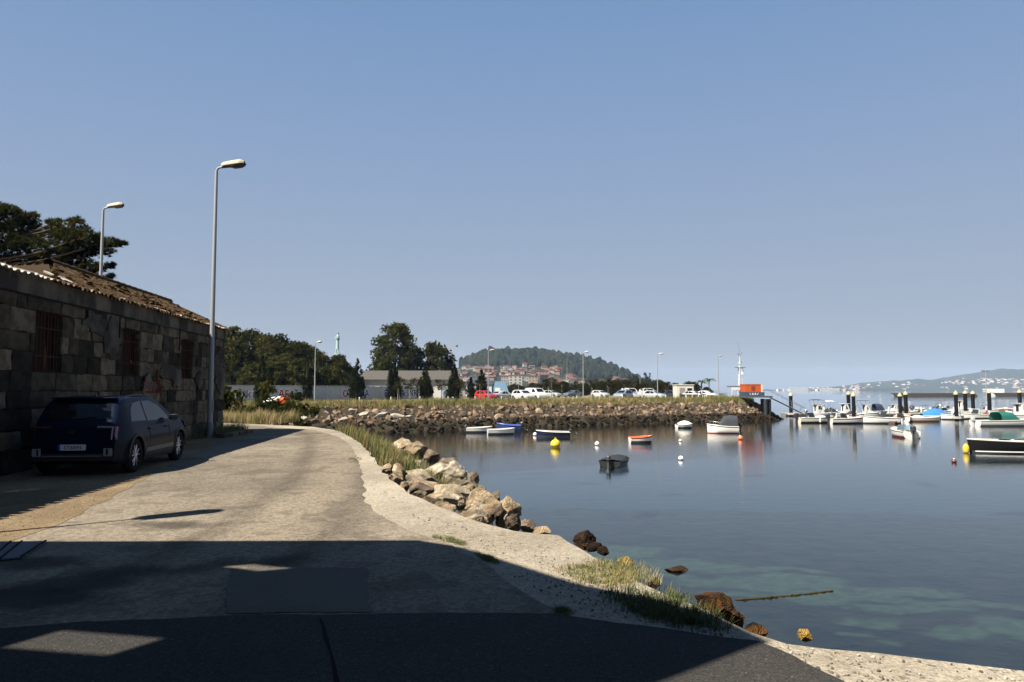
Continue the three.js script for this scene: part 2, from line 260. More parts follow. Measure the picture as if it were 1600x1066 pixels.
// local frame: along the wall is -z (s metres from the near end), the face is at x = 0, inside is -x
const BL = (B1 - B0) / Math.cos(WA), BWID = 4.6, EAVE = 4.05;
const sOf = d => (d - B0) / Math.cos(WA);
const wins = [[10.7, 11.75], [15.35, 16.45], [19.65, 20.75], [24.1, 25.2]].map(([a, b]) => [sOf(a), sOf(b), 2.02, 3.3]);
{
  const wall = new THREE.Group(); wall.name = 'wall'; building.add(wall);
  // core with window openings
  const segs = []; let s0 = 0; const core = .40, x0 = -.06;
  const slab = (a, b, y0, y1) => segs.push(box(core, y1 - y0, b - a, x0 - core / 2, (y0 + y1) / 2, -(a + b) / 2));
  for (const [a, b, y0, y1] of wins) { slab(s0, a, 0, 3.6); slab(a, b, 0, y0); slab(a, b, y1, 3.6); s0 = b; }
  slab(s0, BL, 0, 3.6);
  segs.push(box(BWID - .85, 3.6, .35, -BWID / 2, 1.8, -.18), box(BWID - .85, 3.6, .35, -BWID / 2, 1.8, -BL + .18), box(.35, 3.6, BL, -BWID + .24, 1.8, -BL / 2));
  part('wall_core', mg(segs), M_mortar, wall);
  // plastered band under the eave
  part('plaster_band', mg([box(.47, .44, BL, -.245, 3.825, -BL / 2), box(BWID - .5, .44, .4, -BWID / 2 - .2, 3.825, -.21), box(BWID - .5, .44, .4, -BWID / 2 - .2, 3.825, -BL + .21), box(.4, .44, BL - .85, -BWID + .21, 3.825, -BL / 2)].map(g => { const p = g.attributes.position, u = g.attributes.uv; for (let i = 0; i < p.count; i++) u.setXY(i, p.getZ(i) + p.getX(i), p.getY(i)); return g; })), M_plaster, wall);
  // courses of blocks
  const ys = [0, .46, .84, 1.27, 1.62, 2.02, 2.44, 2.82, 3.3, 3.6];
  const inWin = (a, b, y0, y1) => wins.find(w => a < w[1] - .01 && b > w[0] + .01 && y0 < w[3] - .06 && y1 > w[2] + .06);
  const stone = (a, b, y0, y1) => {
    const w = b - a - .025, h = y1 - y0 - .025; if (w < .08) return;
    const g = new THREE.BoxGeometry(.16, h, w, 1, 3, 4), p = g.attributes.position, o = rr(0, 90);
    for (let i = 0; i < p.count; i++) { const e = fbm(p.getX(i) * 3 + o, p.getY(i) * 4, p.getZ(i) * 3, 3), rim = Math.max(Math.abs(p.getY(i)) / (h / 2), Math.abs(p.getZ(i)) / (w / 2)) > .95; p.setXYZ(i, p.getX(i) + (p.getX(i) > 0 ? e * .09 - (rim ? .022 : 0) : 0), p.getY(i) + e * .06, p.getZ(i) + e * .08); }
    const u = g.attributes.uv; for (let i = 0; i < p.count; i++) u.setXY(i, p.getZ(i) + o, p.getY(i) + o * .7); g.computeVertexNormals();
    const m = part('stone', g, pick(M_stones), wall, [-.075 + rr(-.012, .016), (y0 + y1) / 2, -(a + b) / 2]); m.rotation.set(rr(-.01, .01), rr(-.012, .012), rr(-.015, .015));
  };
  for (let k = 0; k < ys.length - 1; k++) {
    let s = k % 2 ? -.3 : 0;
    while (s < BL) { let e = s + rr(.38, 1.15); if (BL - e < .35) e = BL; let a = Math.max(0, s), b = e;
      const w = inWin(a, b, ys[k], ys[k + 1]);
      if (w) { if (w[0] - a > .1) stone(a, w[0] - .0, ys[k], ys[k + 1]); if (b < w[1]) b = e = w[1] + rr(.25, .6); if (b - w[1] > .1) stone(w[1], b, ys[k], ys[k + 1]); }
      else stone(a, b, ys[k], ys[k + 1]);
      s = e; }
  }
  // remains of old render clinging to the stones
  for (let k = 0; k < 22; k++) { const s = rr(5, BL - .5), y = rr(1.6, 3.4), rx = rr(.35, 1.1), ry = rr(.2, .5), o = rr(0, 50); if (wins.some(w => s + rx > w[0] - .1 && s - rx < w[1] + .1 && y + ry > w[2] - .1 && y - ry < w[3] + .1)) continue;
    const sh = new THREE.Shape(Array.from({ length: 34 }, (_, i) => { const a = i / 34 * 2 * PI, r = 1 + 1.1 * fbm(Math.cos(a) * 1.4 + o, Math.sin(a) * 1.4, o, 4); return V2(s + Math.cos(a) * rx * r, Math.min(3.58, y + Math.sin(a) * ry * r)); })); part('render_patch', new THREE.ExtrudeGeometry(sh, { depth: .03, bevelEnabled: true, bevelSize: .012, bevelThickness: .01, bevelSegments: 1 }).rotateY(PI / 2).translate(rr(-.005, .012), 0, 0), M_plaster, wall); }
  // far gable and rear corner blocks seen past the lamp
  for (let k = 0; k < ys.length - 1; k++) for (let a = .1; a < 1.2; a += .6) { const g = new RoundedBoxGeometry(.56, ys[k + 1] - ys[k] - .025, .16, 1, .022); part('stone', g, pick(M_stones), wall, [-a - .28, (ys[k] + ys[k + 1]) / 2, -BL - .03]); }
  // windows: frame, iron bars, dark rotten shutter behind
  for (const [a, b, y0, y1] of wins) {
    const w = new THREE.Group(); w.name = 'window'; w.position.set(0, (y0 + y1) / 2, -(a + b) / 2); building.add(w); const ww = b - a, hh = y1 - y0;
    part('frame', mg([box(.06, hh, .07, -.16, 0, ww / 2 - .035), box(.06, hh, .07, -.16, 0, -ww / 2 + .035), box(.06, .07, ww - .14, -.16, hh / 2 - .035, 0), box(.06, .07, ww - .14, -.16, -hh / 2 + .035, 0)]), M_oldwood, w);
    for (let k = 1; k < 8; k++) part('bar', cyl(.011, .011, hh - .02, -.05, -hh / 2 + .01, -ww / 2 + ww * k / 8, 6), M_rust, w);
    part('cross_bar', mg([rod([-.05, .3, -ww / 2], [-.05, .3, ww / 2], .012), rod([-.05, -.3, -ww / 2], [-.05, -.3, ww / 2], .012)]), M_rust, w);
    for (let k = 0; k < 5; k++) part('board', box(.03, hh - .14, ww / 5 - .045, -.24 + rr(-.01, .01), 0, -ww / 2 + .06 + (ww - .12) * (k + .5) / 5), M_oldwood, w);
  }
  // cable pinned along the wall
  part('cable', tube(Array.from({ length: 24 }, (_, i) => [.035, 3.585 - .03 * Math.abs(Math.sin(i * 1.3)), -BL * i / 23]), .014, 90, 5), M_dark, building);
  for (let k = 0; k < 4; k++) { const s = [4, 13.1, 17.6, 21.2][k] - 1.2; part('downpipe_stub', rod([.05, 3.58, -s], [.05, 3.1 - .1 * k, -s], .02), M_dark, building); }
  // red spray paint scrawl beside the middle window
  const gs = sOf(20.9), pts = [[0, 0], [.12, .22], [.22, .02], [.34, .2], [.36, .0], [.5, .24], [.62, .02], [.7, .22], [.86, .22], [.74, .04], [.92, 0], [1.02, .26], [1.12, .02], [1.25, .2], [1.18, .08], [1.4, .1]];
  const c = new THREE.CatmullRomCurve3(pts.map(p => V3(.045, 1.62 + p[1] * 1.25 + .05 * Math.sin(p[0] * 9), -gs - p[0] * 1.15)));
  part('graffiti', mg([new THREE.TubeGeometry(c, 120, .026, 5).scale(.35, 1, 1).translate(.03, 0, 0), box(.008, .06, 1.3, .048, 1.58, -gs - .8), rod([.045, 1.9, -gs - 1.0], [.045, 2.25, -gs - 1.02], .022)]), mat([.085, .011, .010], .9), building);
  // roof: rows of curved tiles in strips, moss on them; the near end has lost its roof
  const RS = sOf(15.6), RH = sOf(20.3), vmax = s => clamp((s - RS) / (RH - RS), .02, 1), rw = BWID / 2 + .05, rise = 1.12, sl = Math.hypot(rw, rise);
  const mossTex = texRGB(1024, 1024, (u, v) => { const a = lookS(N4, u * 2, v * 2), b = lookS(N1, u * 4, v * 4), g = look(N5, u * 3, v * 3), s = .6 + .8 * g; let c = mix3([.036, .020, .010], [.027, .023, .011], clamp(.5 + (a - .5) * 3, 0, 1)); c = mix3(c, [.06, .05, .034], sstep(.56, .68, b)); c = mix3(c, [.085, .042, .021], sstep(.6, .7, lookS(N2, u * 2, v * 2)) * .8); return [c[0] * s, c[1] * s, c[2] * s]; });
  const M_roof = mat(0xffffff, .95, { map: rep(mossTex, 1 / 4, 1 / 4), bumpMap: rep(softBump, 1), bumpScale: .06 });
  const M_tileEnd = mat([.36, .335, .29], .9), M_tileOld = mat([.14, .085, .055], .9);
  const roof = new THREE.Group(); roof.name = 'roof'; building.add(roof);
  const pitchA = Math.atan2(rise, rw);
  const strip = (s, w, side, sag) => { const n = Math.round(w / .22) * 6;
    const g = gridGeo(n, 10, (u, v) => { v *= vmax(s + u * w); const z = -(s + u * w), y = .042 * Math.cos((s + u * w) / .22 * 2 * PI) - .01 * ((v * 10) % 1) + .05 * fbm(z * .9, v * 3, side * 7); const t = v * sl; return [(side > 0 ? .16 : -BWID - .16) - side * (t * Math.cos(pitchA)), EAVE - .08 + t * Math.sin(pitchA) + y + sag * Math.sin(PI * v), z, s + u * w, t + side]; }); return g; };
  for (let s = RS; s < BL + .1; s += 1.1) { const w = Math.min(1.1, BL + .15 - s); part('tile_strip', strip(s, w, 1, -.02 + .03 * Math.sin(s * .7)), M_roof, roof); part('tile_strip', strip(s, w, -1, 0), M_roof, roof); }
  for (let s = RH; s < BL + .1; s += .48) { const g = new THREE.CylinderGeometry(.13, .15, .5, 8, 1, true, PI / 2, PI).rotateX(PI / 2).rotateZ(0); const m = part('ridge_tile', g, M_roof, roof, [-BWID / 2, EAVE - .10 + rise + .03, -s - .2]); m.rotation.z = rr(-.05, .05); }
  part('hip', new THREE.BufferGeometry().setFromPoints([V3(.16, EAVE - .07, -RS), V3(-BWID - .16, EAVE - .07, -RS), V3(-BWID / 2, EAVE - .09 + rise, -RH)]).setIndex([0, 1, 2]).toNonIndexed(), M_roof, roof).geometry.computeVertexNormals();
  { const lump = rock(1, .45, 1, 2, 77, 0, .6), n = 420, m = new THREE.InstancedMesh(lump, mat(0xffffff, 1), n), o = new THREE.Object3D(); m.name = 'moss'; m.userData = { kind: 'stuff' }; for (let i = 0; i < n; i++) { const s = rr(RS + .3, BL), t = sl * Math.min(vmax(s), Math.pow(rnd(), .8)) * .97; o.position.set(.16 - t * Math.cos(pitchA), EAVE - .06 + t * Math.sin(pitchA), -s); o.rotation.set(0, rr(0, 6), -pitchA); const k = rr(.02, .07); o.scale.set(k * rr(.7, 1.8), k * .45, k * rr(.7, 1.8)); o.updateMatrix(); m.setMatrixAt(i, o.matrix); m.setColorAt(i, lin(...mix3([.020, .018, .008], [.07, .04, .016], rnd()))); } shade(m); roof.add(m); }
  // eave course: pale tile ends along the whole wall, each one curved and a little out of line
  const tg = mg([new THREE.CylinderGeometry(.085, .10, .5, 7, 1, true, -PI / 2, PI).rotateX(PI / 2).rotateY(PI / 2), new THREE.CylinderGeometry(.07, .085, .5, 7, 1, true, -PI / 2, PI).rotateX(PI / 2).rotateY(PI / 2)]);
  for (let s = .12, k = 0; s < BL; s += .225, k++) { if (s > RS && rnd() < .25) continue; const m = part('eave_tile', tg, s < RS || rnd() < .45 ? M_tileEnd : M_tileOld, roof, [-.04 + rr(-.03, .03), EAVE + .015 + rr(-.012, .012), -s]); m.rotation.set(0, rr(-.08, .08), -pitchA * .5 + rr(-.03, .03)); m.scale.set(.8, .7, .9); }
  part('loose_slab', rbox(.5, .05, 1.3, 0, 0, 0, .01), M_tileEnd, roof, [-.35, EAVE + .16, -RS - 1.6]).rotation.set(.02, .1, -pitchA);
  // gable triangles closing the roof
  for (const s of [BL - .05]) part('gable', new THREE.ExtrudeGeometry(new THREE.Shape([V2(-.05, 4.0), V2(-BWID + .05, 4.0), V2(-BWID / 2, 4.0 + rise - .12)]), { depth: .3, bevelEnabled: false }).translate(0, .02, -s), M_plaster, building);
  // foot: rough kerb stones at the far corner
  for (let k = 0; k < 4; k++) { const m = part('kerb_stone', rbox(.32, .16, .75, 0, .06, 0, .04), pick(M_stones), building, [.95 + .05 * k, 0, -(BL - 3.4 + k * .82)]); m.rotation.y = rr(-.1, .1); }
}

// ---------- street lamps ----------
const M_galv = mat([.21, .22, .23], .6, { metalness: .2 }), M_cream = mat([.34, .30, .22], .6), M_lens = phys([.03, .03, .034], .25), M_galvdark = mat([.13, .14, .15], .6, { metalness: .2 });
function lamp(label, pos, h, turn, r, headL, armed, group) {
  const t = thing('street_lamp', label, 'street lamp', pos, turn, group), n = h > 7 ? 16 : 8;
  part('base_plate', mg([cyl(r * 1.9, r * 1.9, .04, 0, 0, 0, n), cyl(r * 1.25, r * 1.15, .5, 0, .03, 0, n)]), M_galvdark, t);
  part('pole', cyl(r, r * .55, h, 0, .02, 0, n), M_galv, t);
  part('arm', tube([[0, h - .25, 0], [0, h + .02, 0], [.06, h + .13, 0], [.22, h + .17, 0]], r * .42, 12, 8), M_galv, t);
  const head = new THREE.Group(); head.name = 'lamp_head'; head.position.set(.2, h + .18, 0); head.rotation.z = .14; t.add(head);
  const prof = [[0, .10], [.1, .14], [.45, .155], [.85, .16], [1, .09]];
  const hg = gridGeo(12, 12, (u, v) => { const w = interp(prof, u), a = PI * v; return [u * headL, Math.pow(Math.sin(a), .6) * w * 1.35 * headL, Math.cos(a) * w * 1.35 * headL]; });
  part('housing', hg, M_cream, head);
  part('lens', gridGeo(10, 10, (u, v) => { const w = interp([[0, .07], [.35, .09], [.5, .17], [.85, .17], [1, .05]], u), a = PI * v; return [u * headL * 1.06, -Math.sin(a) * w * headL * .95, Math.cos(a) * w * 1.25 * headL]; }), M_lens, head);
  if (h > 7) part('hatch', rbox(.02, .45, .12, r * .93, 1.1, 0, .008), M_galvdark, t);
  return t;
}
{
  const [lx, ld] = P(327, 684, ROAD);
  lamp('tall tapered street lamp with a cream head standing against the stone building', [lx, ROAD, -ld], PD(337, 262, ld).y - ROAD - .15, 0, .095, .80);
  const a = PD(161, 330, 33.5); lamp('grey street lamp rising behind the mossy roof beside the pine', [a.x, ROAD, -33.5], a.y - ROAD, 0, .10, .72);
  lamp('short street lamp in the gap between the stone building and the added shade roof', [-8.25, ROAD, -6.85], 5.0, .72, .06, .95);
}

// ---------- added unseen roof beside the viewpoint, outline and openings shaped to shade the foreground ----------
{
  const hR = 6.0, off = [-SUNDIR.x / SUNDIR.y * hR, SUNDIR.z / SUNDIR.y * hR];      // shift of a shadow cast from the roof, in x and d
  const up = p => [p[0] - off[0], p[1] - off[1]];
  const g = l => l.map(p => up(P(p[0], p[1], ROAD)));
  const outline = [up([-9.6, P(0, 847, ROAD)[1]]), ...g([[0, 847], [300, 846], [650, 845], [720, 856], [800, 881], [900, 913], [1000, 933], [1110, 960], [1200, 1004], [1040, 1066]]), up([-2.0, 2.2]), up([-9.6, 2.2])];
  const s = new THREE.Shape(outline.map(p => V2(...p)));
  const o1 = g([[0, 1015], [95, 987], [255, 1000], [165, 1028]]), o2 = g([[343, 886], [395, 882], [458, 889], [400, 894]]);
  for (const o of [o1, o2]) s.holes.push(new THREE.Path(o.map(p => V2(...p))));
  const shed = thing('shade_roof', 'added flat roof on posts shaped to cast the foreground shadow', 'shed', [0, ROAD, 0]);
  part('roof', new THREE.ExtrudeGeometry(s, { depth: .04, bevelEnabled: false }).rotateX(-PI / 2).translate(0, hR, 0), mat([.3, .29, .27], .9), shed);
  for (const [x, d] of [up([-9.2, 7.4]), up([-5, 7.5]), up([-9.2, 2.8]), up([-3, 3.4])]) part('post', box(.14, hR, .14, x, hR / 2, -d), M_galvdark, shed);
  const a = up([-9.6, 2.2]), b = up([-9.6, P(0, 847, ROAD)[1]]);
  part('wall', box(.2, 3.2, b[1] - a[1], a[0] + .1, 1.6, -(a[1] + b[1]) / 2), M_plaster, shed);
}
// added unseen block behind the viewpoint, cutting sky light to deepen the shade
{
  const t = thing('harbour_warehouse', 'added tall plain block behind the viewpoint that darkens the shade', 'building', [-5, ROAD, 5.0]);
  part('wall', box(26, 10, 8, 0, 5, 4), M_plaster, t); part('roof', box(26.6, .3, 8.6, 0, 10.15, 4), mat([.16, .13, .11], .9), t);
  for (let k = 0; k < 5; k++) { part('door', box(2.6, 3.2, .1, -10 + k * 5, 1.6, -.05), M_oldwood, t); part('window', box(1.4, 1.2, .1, -10 + k * 5, 6.4, -.05), M_glassDark(), t); }
}
function M_glassDark() { return M_glassDark.m ||= phys([.02, .025, .03], .1); }
// steel plate on the ground
{
  const q = [P(-60, 884, ROAD), P(34, 874, ROAD), P(72, 849, ROAD), P(-30, 851, ROAD)];
  const pl = thing('steel_plate', 'flat grey steel plate with raised ribs lying on the road edge', 'plate', [q[0][0], ROAD + .01, -q[0][1]]);
  const loc = p => [p[0] - q[0][0], p[1] - q[0][1]];
  part('sheet', new THREE.ExtrudeGeometry(new THREE.Shape(q.map(p => V2(...loc(p)))), { depth: .015, bevelEnabled: false }).rotateX(-PI / 2), mat([.085, .092, .10], .75), pl);
  for (const t of [.25, .45, .62, .99]) { const a = loc([lerp(q[0][0], q[1][0], t), lerp(q[0][1], q[1][1], t)]), b = loc([lerp(q[3][0], q[2][0], t), lerp(q[3][1], q[2][1], t)]); part('rib', rod([a[0], .018, -a[1]], [b[0], .018, -b[1]], .011), M_dark, pl); }
}

// ---------- cars ----------
const M_tyre = mat([.012, .012, .013], .9), M_rim = mat([.42, .43, .44], .3, { metalness: .9 }), M_glass = phys([.005, .006, .008], .04, { specularIntensity: .45 }), M_trim = mat([.015, .015, .017], .55), M_redlens = phys([.07, .006, .007], .15, { clearcoat: 1 }), M_white = phys([.45, .45, .44], .4), M_headl = phys([.5, .52, .54], .1, { clearcoat: 1 });
const suvTop = [[.05, .30], [.02, .42], [0, .58], [.02, .74], [.05, .92], [.09, 1.04], [.16, 1.12], [.36, 1.40], [.46, 1.50], [.64, 1.55], [1.3, 1.575], [1.9, 1.57], [2.35, 1.51], [2.7, 1.38], [3.15, 1.13], [3.3, 1.06], [3.8, .99], [4.12, .88], [4.24, .74], [4.30, .58], [4.28, .38], [4.24, .30]];
const hatchTop = [[.04, .3], [0, .5], [.02, .75], [.08, .95], [.3, 1.25], [.5, 1.42], [1.0, 1.47], [1.8, 1.46], [2.2, 1.36], [2.75, 1.02], [3.4, .9], [3.8, .78], [3.95, .55], [3.93, .3]];
const vanTop = [[.03, .3], [0, .6], [.02, 1.2], [.08, 1.7], [.2, 1.84], [1.5, 1.9], [2.9, 1.85], [3.2, 1.75], [3.75, 1.2], [4.2, 1.02], [4.5, .85], [4.58, .5], [4.55, .3]];
const sedanTop = [[.04, .3], [0, .55], [.03, .85], [.15, .98], [.6, 1.02], [1.05, 1.33], [1.6, 1.43], [2.3, 1.42], [2.7, 1.3], [3.3, .98], [4.0, .88], [4.35, .72], [4.45, .5], [4.42, .3]];
function makeCar(o, top, Wd, belt, wheels, wr, paintM, fine, opt = {}) {
  const L = top.reduce((m, p) => Math.max(m, p[0]), 0), step = fine ? .05 : .16, st = [];
  for (let i = 0; i < top.length - 1; i++) { const a = top[i], b = top[i + 1], n = Math.max(1, Math.round(Math.hypot(b[0] - a[0], b[1] - a[1]) / step)); for (let k = 0; k < n; k++) { const t = k / n; st.push([lerp(a[0], b[0], t), lerp(a[1], b[1], t)]); } } st.push(top[top.length - 1]);
  for (let r = 0; r < (fine ? 3 : 1); r++) for (let i = 1; i < st.length - 1; i++) st[i] = [st[i][0] * .5 + .25 * (st[i - 1][0] + st[i + 1][0]), st[i][1] * .5 + .25 * (st[i - 1][1] + st[i + 1][1])];
  const half = z => { const e = Math.min(z, L - z), k = clamp(1 - e / .75, 0, 1); return Wd / 2 * (1 - .17 * k * k); };
  const low = z => { let y = .20 + .10 * Math.pow(clamp(1 - Math.min(z, L - z) / .5, 0, 1), 2); for (const c of wheels) { const q = (wr + .055) ** 2 - (z - c) ** 2; if (q > 0) y = Math.max(y, wr + Math.sqrt(q)); } return y; };
  const xs = (z, y, yt) => { const w = half(z); const body = interp([[.2, .93], [.32, .975], [.55, 1], [.72, 1.0], [.82, .975], [belt - .03, .945], [belt + .01, .92]], y); if (y <= belt + .01) return w * body; const t = (y - belt) / Math.max(.08, (Math.max(...top.map(p => p[1])) - belt)); return w * lerp(.915, .70, Math.pow(t, 1.15)); };
  const hs = [0, .02, .12, .24, .36, .48, .60, .70, .80, .90, .96, 1.0];
  const ring = (z, yt) => { const y0 = Math.min(low(z), yt - .02), pts = [[0, y0]]; const bodyTop = Math.min(belt, yt - .035); for (const h of hs) { const y = lerp(y0, Math.max(y0 + .005, bodyTop), h); pts.push([xs(z, y) * (yt < belt + .02 ? 1 - .06 * Math.pow(h, 6) : 1), y]); }
    const gt = Math.max(bodyTop, yt - .045); for (const t of [.12, .35, .6, .85, 1]) { const y = lerp(bodyTop, gt, t); pts.push([xs(z, y), y]); } const xe = xs(z, gt); pts.push([xe * .955, lerp(gt, yt, .55)], [xe * .87, lerp(gt, yt, .86)], [xe * .6, yt - .004], [0, yt]); return pts; };
  const rings = st.map(([z, y]) => ring(z, y)), nr = rings[0].length;
  const side = sgn => gridGeo(st.length - 1, nr - 1, (u, v, i, j) => [sgn * rings[i][j][0], rings[i][j][1], st[i][0]]);
  const body = part('body', toCreasedNormals(mg([side(1), side(-1)]), .6), paintM, o);
  part('underbody', box(Wd * .80, .16, L - .5, 0, .30, L / 2), M_trim, o);
  const backAt = y => { for (let i = 1; i < st.length; i++) if (st[i][1] >= y) return lerp(st[i - 1][0], st[i][0], (y - st[i - 1][1]) / Math.max(1e-4, st[i][1] - st[i - 1][1])); return 0; };
  const frontAt = y => { for (let i = st.length - 1; i > 0; i--) if (st[i - 1][1] >= y) return lerp(st[i][0], st[i - 1][0], (y - st[i][1]) / Math.max(1e-4, st[i - 1][1] - st[i][1])); return L; };
  const backPatch = (x0, x1, y0, y1, e = .006, tp = 0) => gridGeo(8, 8, (u, v) => { const y = lerp(y0, y1, v), k = 1 - tp * v; const x = lerp(x0, x1, u) * k; return [x, y + .002, backAt(y) - e, u, v]; });
  const frontPatch = (x0, x1, y0, y1, e = .006, tp = 0) => gridGeo(8, 6, (u, v) => { const y = lerp(y0, y1, v); return [lerp(x0, x1, u) * (1 - tp * v), y, frontAt(y) + e]; });
  const sidePanel = (poly, s, e = .006, m = M_glass, n = 'side_window') => { const g = new THREE.ShapeGeometry(new THREE.Shape(poly.map(p => V2(...p))), 4), p = g.attributes.position; for (let i = 0; i < p.count; i++) { const z = p.getX(i), y = p.getY(i); p.setXYZ(i, s * (xs(z, y) + e), y, z); } g.computeVertexNormals(); return part(n, g, m, o); };
  const rims = [];
  for (const c of wheels) for (const s of [1, -1]) {
    const w = new THREE.Group(); w.name = 'wheel'; w.position.set(s * (Wd / 2 - .115), wr, c); o.add(w);
    part('tyre', new THREE.TorusGeometry(wr - .065, .085, fine ? 14 : 6, fine ? 40 : 16).scale(1, 1, 1.25).rotateY(PI / 2), M_tyre, w);
    part('hub', cyl(wr * .72, wr * .72, .1, 0, -.05, 0, fine ? 32 : 12).rotateZ(PI / 2), fine ? M_trim : M_rim, w);
    if (fine) { const sp = []; for (let k = 0; k < 5; k++) for (const q of [-.13, .13]) { const a = k / 5 * 2 * PI + q, b = k / 5 * 2 * PI + q * 2.2; sp.push(rod([s * .062, Math.cos(a) * .05, Math.sin(a) * .05], [s * .066, Math.cos(b) * wr * .70, Math.sin(b) * wr * .70], .020, .013)); } sp.push(new THREE.TorusGeometry(wr * .71, .014, 6, 40).rotateY(PI / 2).translate(s * .062, 0, 0), cyl(.045, .045, .03, 0, -.015, 0, 12).rotateZ(PI / 2).translate(s * .07, 0, 0)); part('rim', mg(sp), M_rim, w); }
    if (fine) part('arch_trim', new THREE.TorusGeometry(wr + .075, .035, 8, 30, PI).scale(1, 1, .5).rotateY(PI / 2).translate(s * (half(c) - .004), wr, c), M_trim, o);
  }
  return { L, half, backPatch, frontPatch, sidePanel, backAt, frontAt, xs };
}
function canvasTex(w, h, f) { const c = document.createElement('canvas'); c.width = w; c.height = h; const x = c.getContext('2d'); f(x, w, h); const t = new THREE.CanvasTexture(c); t.colorSpace = THREE.SRGBColorSpace; return t; }
{ // dark blue hatchback parked along the stone wall
  const [wx, wd] = P(208, 738, ROAD), rear = .80, th = .115;      // near rear wheel on the ground
  const cx = wx - (1.85 / 2 - .115) * Math.cos(th) + rear * Math.sin(th), cd = wd - rear * Math.cos(th) - (1.85 / 2 - .115) * Math.sin(th);
  const car = thing('parked_car', 'dark blue electric hatchback parked beside the stone wall', 'car', [cx, ROAD + .006, -cd], PI + th);
  const M_blue = phys([.0028, .0055, .016], .4, { clearcoat: .11, clearcoatRoughness: .03, specularIntensity: .05 });
  car.scale.setScalar(.965); const k = makeCar(car, suvTop, 1.85, .985, [.80, 3.48], .345, M_blue, true);
  const rw = part('rear_window', k.backPatch(-.62, .62, 1.12, 1.42, .008, .14), M_glass, car); part('wiper', rod([.0, 1.135, k.backAt(1.135) - .03], [-.35, 1.17, k.backAt(1.17) - .03], .009), M_trim, rw);
  part('spoiler', rbox(1.2, .03, .22, 0, 1.535, .46, .014), M_blue, car);
  part('windscreen', k.frontPatch(-.66, .66, 1.12, 1.46, .008, .14), M_glass, car);
  for (const s of [1, -1]) {
    k.sidePanel([[.66, 1.05], [.78, 1.29], [1.0, 1.42], [1.42, 1.46], [1.46, 1.04]], s); k.sidePanel([[1.54, 1.03], [1.50, 1.46], [1.95, 1.46], [2.38, 1.36], [2.85, 1.08], [2.80, 1.03]], s);
    part('roof_rail', tube([[s * .585, 1.50, .75], [s * .60, 1.565, 1.1], [s * .61, 1.575, 1.8], [s * .60, 1.51, 2.4]], .018, 20, 6), M_trim, car);
    part('sill_cladding', gridGeo(10, 4, (u, v) => { const z = lerp(1.24, 3.04, u), y = lerp(.215, .36, v); return [s * (k.xs(z, y) + .012), y, z]; }), M_trim, car);
    part('sill_panel', gridGeo(10, 3, (u, v) => { const z = lerp(1.30, 3.0, u), y = lerp(.375, .47, v); return [s * (k.xs(z, y) + .014), y, z]; }), mat([.05, .055, .065], .4), car);
    for (const z of [1.62, 2.62]) { const dr = part('door_handle', rbox(.03, .035, .2, s * (k.xs(z, .86) + .012), .87, z - .08, .012), M_blue, car); }
    part('door_gap', mg([1.5, 2.72].map((z, i) => tube([[s * (k.xs(z, .45) + .002), .45, z - .02], [s * (k.xs(z, .75) + .002), .75, z], [s * (k.xs(z, .98) + .003), .98, z]], .005, 10, 4))), M_dark, car);
    const mir = part('mirror', rbox(.2, .13, .11, s * 1.0, 1.07, 2.72, .045, 3), M_trim, car); part('mirror_glass', box(.16, .10, .005, s * 1.0, 1.07, 2.663), M_glass, mir);
    // upright tail light and a bright bumper corner
    part('tail_light', gridGeo(4, 6, (u, v) => { const y = lerp(.72, .97, v), x = lerp(.70, .80, u); return [s * x, y, k.backAt(y) - .012 + .06 * u]; }), M_redlens, car);
    part('tail_light', gridGeo(8, 3, (u, v) => { const y = lerp(.945, .985, v), x = lerp(.42, .72, u); return [s * x, y, k.backAt(y) - .013 + .012 * u]; }), M_redlens, car);
    part('reverse_light', mg([box(.035, .13, .02, s * .60, .475, -.010), box(.075, .13, .02, s * .70, .475, .0), box(.14, .014, .02, s * .655, .545, -.006), box(.14, .014, .02, s * .655, .405, -.006)]), mat([.20, .20, .21], .5), car);
    part('head_light', gridGeo(4, 4, (u, v) => { const y = lerp(.68, .82, v); return [s * lerp(.55, .75, u), y, k.frontAt(y) + .01 - .1 * u]; }), M_headl, car);
  }
  part('bumper_trim', mg([k.backPatch(-.74, .74, .30, .45, .010), rod([-.55, .40, -.012], [.55, .40, -.012], .010)]), mat([.03, .03, .032], .5), car);
  part('bumper_strip', box(1.1, .018, .012, 0, .405, -.02), mat([.14, .14, .15], .5), car);
  const plate = part('number_plate', new THREE.PlaneGeometry(.52, .115), mat(0xffffff, .45, { map: canvasTex(512, 114, (x, w, h) => { x.fillStyle = '#b4b6bc'; x.fillRect(0, 0, w, h); x.fillStyle = '#1a3fa0'; x.fillRect(0, 0, 44, h); x.fillStyle = '#111'; x.font = 'bold 92px sans-serif'; x.textAlign = 'center'; x.textBaseline = 'middle'; x.fillText('C138HS', w / 2 + 18, h / 2 + 4); }) }), car, [0, .575, -.03]); plate.rotation.y = PI;
  // chrome lettering on the tailgate
  const st = (a, b) => rod([a[0], a[1], 0], [b[0], b[1], 0], .007, .007, 5);
  const em = part('emblem', mg([st([0, 0], [0, .06]), st([0, .01], [.055, .06]), st([.055, .06], [.075, 0]), st([.075, 0], [.10, .06]), st([.10, .06], [.11, 0]), st([.11, 0], [.155, .06]), st([.155, .06], [.195, 0]), st([.02, .03], [.06, 0])]).scale(-1, 1, 1).translate(.10, 0, 0), mat([.42, .42, .43], .5), car, [0, .845, k.backAt(.87) - .015]);
  part('antenna_fin', new THREE.ConeGeometry(.05, .09, 8).scale(.4, 1, 1.6).translate(0, 1.60, .95), M_blue, car);
}

